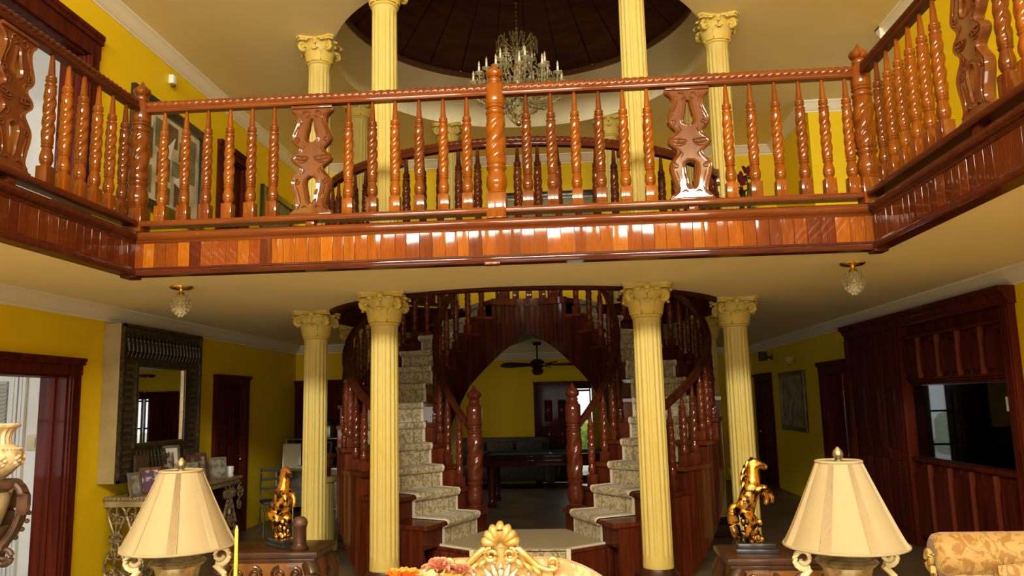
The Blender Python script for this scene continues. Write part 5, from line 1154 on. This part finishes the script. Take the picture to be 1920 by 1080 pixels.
def arched_door(y0, y1, z0, z1, up):
    d_ = MB().cbox(.0, .03, y0+.008, y1-.008, z0, z1, .006).build('cabinet_door', 'cabinet_wood', o)
    w = (y1-y0); n = 14; pts = [(y0+.05, z0+.05), (y1-.05, z0+.05)]
    pts += [(y1-.05-(w-.1)*i/n, z1-.14+.09*math.sin(PI*i/n)**.8) for i in range(n+1)]
    MB().prism(pts, -.030, .002, 'yz').build('raised_panel', 'cabinet_wood', d_)
    MB().cbox(-.05, .0, y0-.014, y0+.014, z0, z1, .004).build('door_stile', 'cabinet_wood_lit', d_)
for k in range(5): w = 2.2/5; arched_door(7.16+k*w, 7.16+(k+1)*w, 1.86, 2.30, True)
for k in range(5): w = 2.2/5; arched_door(7.16+k*w, 7.16+(k+1)*w, .08, .93, False)
for k in range(3): w = 1.5/3; MB().cbox(-.072, -.06, 9.42+k*w, 9.42+(k+1)*w-.05, .15, .92, .01).build('side_raised_panel', 'cabinet_wood', o); MB().cbox(-.066, -.06, 9.42+k*w, 9.42+(k+1)*w-.05, 1.05, 2.3, .006).build('side_raised_panel', 'cabinet_wood', o)
for i, (x0, z0, z1) in enumerate(((-.02, 1.84, 1.865), (.0, 1.815, 1.838), (.02, 1.79, 1.812))): cab('valance_molding', x0, .06, 7.16, 9.36, z0, z1, .005)
o = thing('aquarium', 'dark green glass aquarium set into the wooden cabinet', 'aquarium', (XR+.05, 8.26, .985))
MB().box(.01, .38, -1.08, 1.08, .015, .79).build('tank_water', 'aquarium_water', o); MB().box(0, .008, -1.09, 1.09, .01, .80).build('tank_glass', 'window_pane', o)
for z in (.0, .79): MB().box(-.005, .39, -1.095, 1.095, z, z+.012).build('tank_rim', 'black_gloss', o)
MB().box(-.006, .0, -.985, -.975, .01, .79).build('glass_seam', 'black_gloss', o)
MB().box(-.004, .0, -.93, -.83, .53, .66).build('white_thermometer', 'paper_white', o)
# framed map, speaker, wall sconce
o = thing('framed_map', 'framed pale map in gold-brown frame on the right wall', 'picture', (XR, 13.95, 1.61))
for a, b, c, e in ((-.74, -.67, -.51, .51), (.67, .74, -.51, .51), (-.67, .67, -.51, -.44), (-.67, .67, .44, .51)): MB().cbox(-.045, -.004, a, b, c, e, .008).build('frame_bar', 'art_frame', o)
MB().box(-.02, -.008, -.67, .67, -.44, .44).build('print', 'art_grey', o)
m = MB()
for a, b, c, e in ((-.665, -.645, -.44, .44), (.645, .665, -.44, .44), (-.645, .645, -.44, -.42), (-.645, .645, .42, .44)): m.box(-.026, -.018, a, b, c, e)
m.build('frame_slip', 'iron_gold', o)
o = thing('wall_speaker', 'small black speaker on a bracket high on the right wall', 'speaker', (XR, 15.2, 2.43))
MB().cbox(-.24, -.10, -.06, .08, -.06, .11, .012).build('speaker_box', 'black_matt', o); MB().tube([(-.1, 0, .02), (-.05, 0, 0), (-.005, 0, 0)], .018, 8).build('bracket', 'black_matt', o); MB().cbox(-.02, -.003, -.04, .04, -.05, .05, .005).build('wall_plate', 'black_matt', o)
o = thing('wall_sconce', 'small dim sconce above the framed map', 'sconce', (XR, 13.75, 2.3)); MB().lathe([(-.06, .015), (-.03, .05), (.0, .07), (.05, .085), (.06, .08)], 18, c=(-.09, 0)).build('sconce_bowl', 'yellow_paint', o); MB().lathe([(-.085, .004), (-.075, .012), (-.06, .014)], 10, c=(-.09, 0)).build('sconce_drop', 'carved_brown', o); MB().cbox(-.09, -.002, -.02, .02, -.03, .03, .004).build('sconce_arm', 'iron_gold', o)
o = thing('red_hanging', 'red wall hanging inside the room past the right doorway', 'wall hanging', (5.75, 16.9, 1.75))
m = MB(); m.grid(lambda i, j: (-.45+.045*i, -.012-.006*math.sin(i*1.3), .02+.62*j/4), 21, 5); m.grid(lambda i, j: (-.45+.045*i, -.002, .02+.62*j/4), 21, 5); m.build('cloth_panel', 'red_cloth', o, recalc=False); MB().tube([(-.5, -.012, .66), (.5, -.012, .66)], .011, 8).build('cloth_pole', 'brass', o)
MB().box(-.45, .45, -.012, -.002, -.22, .0).build('lilac_border', 'lilac_cloth', o)
o = thing('office_chair', 'dark blue high-backed chair inside the right doorway room', 'chair', (5.25, 15.3, 0), .2)
MB().cbox(-.26, .26, .2, .28, .6, 1.5, .05).build('backrest', 'navy_cloth', o); MB().cbox(-.27, .27, -.27, .25, .44, .54, .04).build('seat', 'navy_cloth', o); MB().lathe([(.08, .03), (.44, .03)], 12).build('gas_column', 'black_gloss', o)
for k in range(5): a = 2*PI*k/5; MB().tube([(0, 0, .1), (.28*math.cos(a), .28*math.sin(a), .05)], .02, 8).ball((.28*math.cos(a), .28*math.sin(a), .03), .028, n=8, m=6).build('foot', 'black_gloss', o)
# ================================================================ UPPER FLOOR
o = thing('collage_picture', 'large dark-framed geometric collage on the upper left wall', 'picture', (XL, 8.67, 4.6))
for a, b, c, e in ((-.86, -.73, -.66, .66), (.73, .86, -.66, .66), (-.73, .73, -.66, -.54), (-.73, .73, .54, .66)): MB().cbox(.004, .06, a, b, c, e, .01).build('frame_bar', 'black_gloss', o)
MB().box(.004, .018, -.73, .73, -.54, .54).build('collage_ground', 'art_cream', o); rr = random.Random(11)
for y0, y1, z0, z1, mt in ((-.66, -.40, -.05, .30, 'art_brown'), (-.36, -.12, .12, .46, 'art_green'), (-.08, .16, .22, .48, 'art_brown'), (.2, .44, .1, .34, 'art_green'), (-.3, .0, -.22, .06, 'art_brown'), (.04, .34, -.12, .06, 'art_green'), (-.64, -.4, -.46, -.14, 'art_green'), (-.3, .02, -.5, -.3, 'art_brown'), (.12, .5, -.48, -.2, 'art_brown'), (.48, .62, -.1, .46, 'art_green')):
    MB().box(.018, .024+.002*rr.random(), y0, y1, z0, z1).build('collage_patch', mt, o)
for q in ([(-.2, .05), (.1, .35), (.0, .05)], [(.1, -.2), (.4, .02), (.3, -.25)], [(-.6, .35), (-.42, .5), (-.42, .32)]): MB().prism(q, .02, .03, 'yz').build('collage_patch', 'paper_white', o)
o = thing('dark_frame_picture', 'dark-framed picture far along the upper left wall', 'picture', (XL, 12.15, 4.5))
for a, b, c, e in ((-.70, -.58, -.65, .65), (.58, .70, -.65, .65), (-.58, .58, -.65, -.54), (-.58, .58, .54, .65)): MB().cbox(.004, .06, a, b, c, e, .01).build('frame_bar', 'black_gloss', o)
MB().box(.004, .018, -.58, .58, -.54, .54).build('print', 'art_green', o)
o = thing('motion_sensor', 'small white motion sensor high on the upper left wall', 'sensor', (XL, 8.63, 5.6)); MB().cbox(.002, .07, -.045, .045, -.02, .09, .018).build('sensor_body', 'porcelain', o); MB().ball((.045, 0, -.035), .03, .03, .025).build('sensor_lens', 'frame_brown', o)
o = thing('wall_switch', 'switch plate inside the upper left doorway', 'switch', (-5.42, 8.0, 4.42)); MB().cbox(-.04, .04, -.012, -.001, -.06, .06, .004).build('plate', 'plastic_cream', o); MB().cbox(-.012, .012, -.018, -.012, -.025, .025, .002).build('rocker', 'plastic_cream', o)
o = thing('wall_intercom', 'cream intercom box on the white wall of the side room', 'intercom', (-5.58, 8.0, 1.40)); MB().cbox(-.11, .11, -.04, -.001, -.08, .08, .012).build('case', 'plastic_cream', o)
m = MB()
for k in range(5): m.box(-.01+k*.02, -.002+k*.02, -.044, -.04, -.05, .05)
m.build('speaker_grille', 'beige_side', o)
# potted plant with red flowers by the gallery
o = thing('potted_plant', 'leafy potted plant with dark red flowers on the upper floor', 'plant', (2.24, 9.5, Z2)); rr = random.Random(4)
MB().lathe([(0, .13), (.02, .14), (.3, .18), (.34, .19), (.36, .18), (.33, .15)], 24).build('pot', 'black_gloss', o)
lm = MB(); lm.grid(lambda i, j: (.20*i/5, (j-1)*.035*math.sin(PI*(.08+.88*i/5)), .05*math.sin(PI*i/6)), 6, 3); lfm = lm.mesh('leaf', 'leaf_green', recalc=False)
for k in range(44): link('leaf', lfm, o, (rr.uniform(-.07, .07), rr.uniform(-.07, .07), rr.uniform(.34, 1.05)), (0, -rr.uniform(.1, 1.1), rr.random()*6.28))
pm = MB(); pm.grid(lambda i, j: (.12*i/4, (j-1)*.03*math.sin(PI*(.1+.85*i/4)), .02*i/4), 5, 3); pmm = pm.mesh('petal', 'flower_red', recalc=False)
for k in range(7):
    c = (rr.uniform(-.16, .16), rr.uniform(-.16, .1), rr.uniform(1.08, 1.36)); MB().tube([(0, 0, .4), (c[0]*.6, c[1]*.6, .8), c], .006, 5).build('stem', 'leaf_green', o)
    for q in range(8): link('petal', pmm, o, c, (0, -rr.uniform(.1, 1.0), q*PI/4))
o = thing('wide_picture', 'wide olive picture in black frame on the far upper wall', 'picture', (-.22, 13.2, 4.80))
for x0, x1, z0, z1 in ((-.84, -.76, -.5, .5), (.76, .84, -.5, .5), (-.76, .76, -.5, -.42), (-.76, .76, .42, .5)): MB().cbox(x0, x1, -.06, -.004, z0, z1, .01).build('frame_bar', 'black_gloss', o)
for z in (-.39, .375): MB().box(-.76, .76, -.035, -.025, z, z+.015).build('frame_line', 'frame_silver', o)
MB().box(-.76, .76, -.022, -.006, -.42, .42).build('print', 'art_green', o)
# ================================================================ GROUND FLOOR, FAR END
o = thing('ceiling_fan', 'dark ceiling fan seen through the arch under the stair', 'ceiling fan', (-.52, 13.9, Z1))
MB().lathe([(-.05, .07), (0, .08)], 16).lathe([(-.3, .014), (-.04, .014)], 10).build('down_rod', 'dark_wood', o); MB().lathe([(-.47, .05), (-.45, .10), (-.40, .13), (-.34, .12), (-.30, .06)], 24).build('motor', 'dark_wood', o)
MB().lathe([(-.58, .03), (-.56, .09), (-.50, .11), (-.46, .07)], 20).build('light_bowl', 'dark_wood', o)
for k in range(5):
    m = MB().prism([(.10, -.025), (.2, -.06), (.66, -.10), (.76, -.06), (.78, .05), (.66, .10), (.2, .06), (.10, .025)], -.008, .008); m.build('blade', 'dark_wood', o, (0, 0, -.40), (.22, 0, k*2*PI/5+.1))
o = thing('pool_table', 'pool table with teal cloth in the dark room beyond the stair', 'pool table', (-.3, 13.6, 0))
MB().cbox(-1.25, 1.25, -.62, .62, .66, .80, .02).build('bed', 'dark_wood', o); MB().box(-1.12, 1.12, -.5, .5, .80, .812).build('cloth', 'pool_cloth', o)
for a in ((-1.27, 1.27, -.66, -.52), (-1.27, 1.27, .52, .66), (-1.27, -1.13, -.52, .52), (1.13, 1.27, -.52, .52)): MB().cbox(*a, .77, .85, .012).build('cushion_rail', 'dark_wood', o)
for a in ((-1.13, 1.13, -.525, -.50), (-1.13, 1.13, .50, .525)): MB().box(*a, .812, .845).build('cushion_nose', 'pool_cloth', o)
for sx in (-1, 1):
    for sy in (-1, 1): MB().lathe([(0, .07), (.05, .08), (.1, .05), (.3, .07), (.5, .06), (.66, .09)], 16, c=(sx*1.0, sy*.45)).build('leg', 'dark_wood', o)
o = tag(MB().ball((0, 0, 0), .029, n=16, m=10).build('cue_ball', 'porcelain', None, (-.32, 13.3, .842)), 'white ball lying on the teal pool table', 'ball')
o = thing('dark_sofa', 'dark brown sofa along the far wall behind the pool table', 'sofa', (-1.4, 16.2, 0))
MB().cbox(-1.0, 1.0, -.4, .4, .15, .46, .06).build('seat_cushion', 'sofa_dark', o); MB().cbox(-1.0, 1.0, .26, .5, .3, .98, .08).build('backrest', 'sofa_dark', o)
for sx in (-1, 1): MB().cbox(sx*1.0-.1, sx*1.0+.1, -.42, .5, .1, .68, .07).build('armrest', 'sofa_dark', o)
for k in range(3): MB().cbox(-.9+k*.6, -.34+k*.6, .12, .28, .44, .9, .06).build('back_cushion', 'sofa_dark', o)
# writing desk with papers and printer in the far left corner
o = thing('office_desk', 'cluttered grey desk in the far left corner beside the column', 'desk', (-4.1, 12.5, 0))
MB().cbox(-.5, .5, -.35, .35, .72, .76, .008).build('desk_top', 'frame_silver', o)
for sx in (-1, 1): MB().cbox(sx*.48-.015, sx*.48+.015, -.33, .33, 0, .72, .004).build('side_panel', 'frame_silver', o)
MB().cbox(-.46, .46, .3, .33, .1, .72, .004).build('modesty_panel', 'frame_silver', o); MB().cbox(-.5, .5, .1, .34, 1.18, 1.2, .004).build('hutch_shelf', 'frame_silver', o)
for sx in (-1, 1): MB().cbox(sx*.48-.012, sx*.48+.012, .1, .34, .76, 1.18, .004).build('hutch_side', 'frame_silver', o)
o = thing('desk_printer', 'grey and black printer on the shelf above the corner desk', 'printer', (-4.05, 12.72, 1.2)); MB().cbox(-.2, .2, -.14, .12, 0, .2, .015).build('printer_body', 'frame_silver', o); MB().cbox(-.2, .2, -.145, .12, .2, .27, .015).build('printer_lid', 'black_matt', o)
for i, (x, y, w, h, rz, mt, lb) in enumerate(((-4.38, 12.3, .28, .38, .25, 'plastic_cream', 'cream card propped on the corner desk'), (-3.92, 12.35, .30, .40, -.2, 'black_gloss', 'black framed screen propped on the corner desk'))):
    o = thing('propped_board', lb, 'board', (x, y, .76), rz); R = Matrix.Rotation(-.2, 4, 'X'); b0 = MB().box(-w/2, w/2, 0, .012, 0, h); MB().add([R @ Vector(q) for q in b0.v], b0.f).build('board_face', mt, o)
    b0 = MB().box(-w/2, -w/2+.02, -.006, .016, 0, h).box(w/2-.02, w/2, -.006, .016, 0, h).box(-w/2, w/2, -.006, .016, h-.02, h); MB().add([R @ Vector(q) for q in b0.v], b0.f).build('board_edge', 'frame_silver', o); MB().tube([(0, .10, .32*h/.4), (0, .2, .005)], .006, 6).build('prop_strut', 'frame_silver', o)
o = thing('paper_stack', 'stack of white papers on the corner desk', 'papers', (-4.13, 12.26, .76)); 
for k in range(5): MB().box(-.13, .13, -.09, .09, k*.008, k*.008+.007).build('sheet', 'paper_white', o, None, (0, 0, .1*math.sin(k*2.3)))
o = thing('gold_curtain', 'gold curtain beside the far glazed doors', 'curtain', (.5, 16.74, .02))
m = MB(); m.grid(lambda i, j: (.5*i/40, .035*math.sin(i*.9), .02+2.05*j/3), 41, 4); m.grid(lambda i, j: (.5*i/40, .012+.035*math.sin(i*.9), .02+2.05*j/3), 41, 4); m.build('curtain_cloth', 'curtain_gold', o, recalc=False); MB().tube([(-.1, .02, 2.1), (.65, .02, 2.1)], .014, 8).ball((-.11, .02, 2.1), .03).ball((.66, .02, 2.1), .03).build('curtain_rod', 'brass', o)
# light switch by the far left door
o = thing('light_switch', 'small cream light switch beside the left wall door', 'switch', (XL, 9.62, 1.25)); MB().cbox(.001, .012, -.04, .04, -.06, .06, .004).build('plate', 'plastic_cream', o); MB().cbox(.012, .018, -.012, .012, -.025, .025, .002).build('rocker', 'plastic_cream', o)
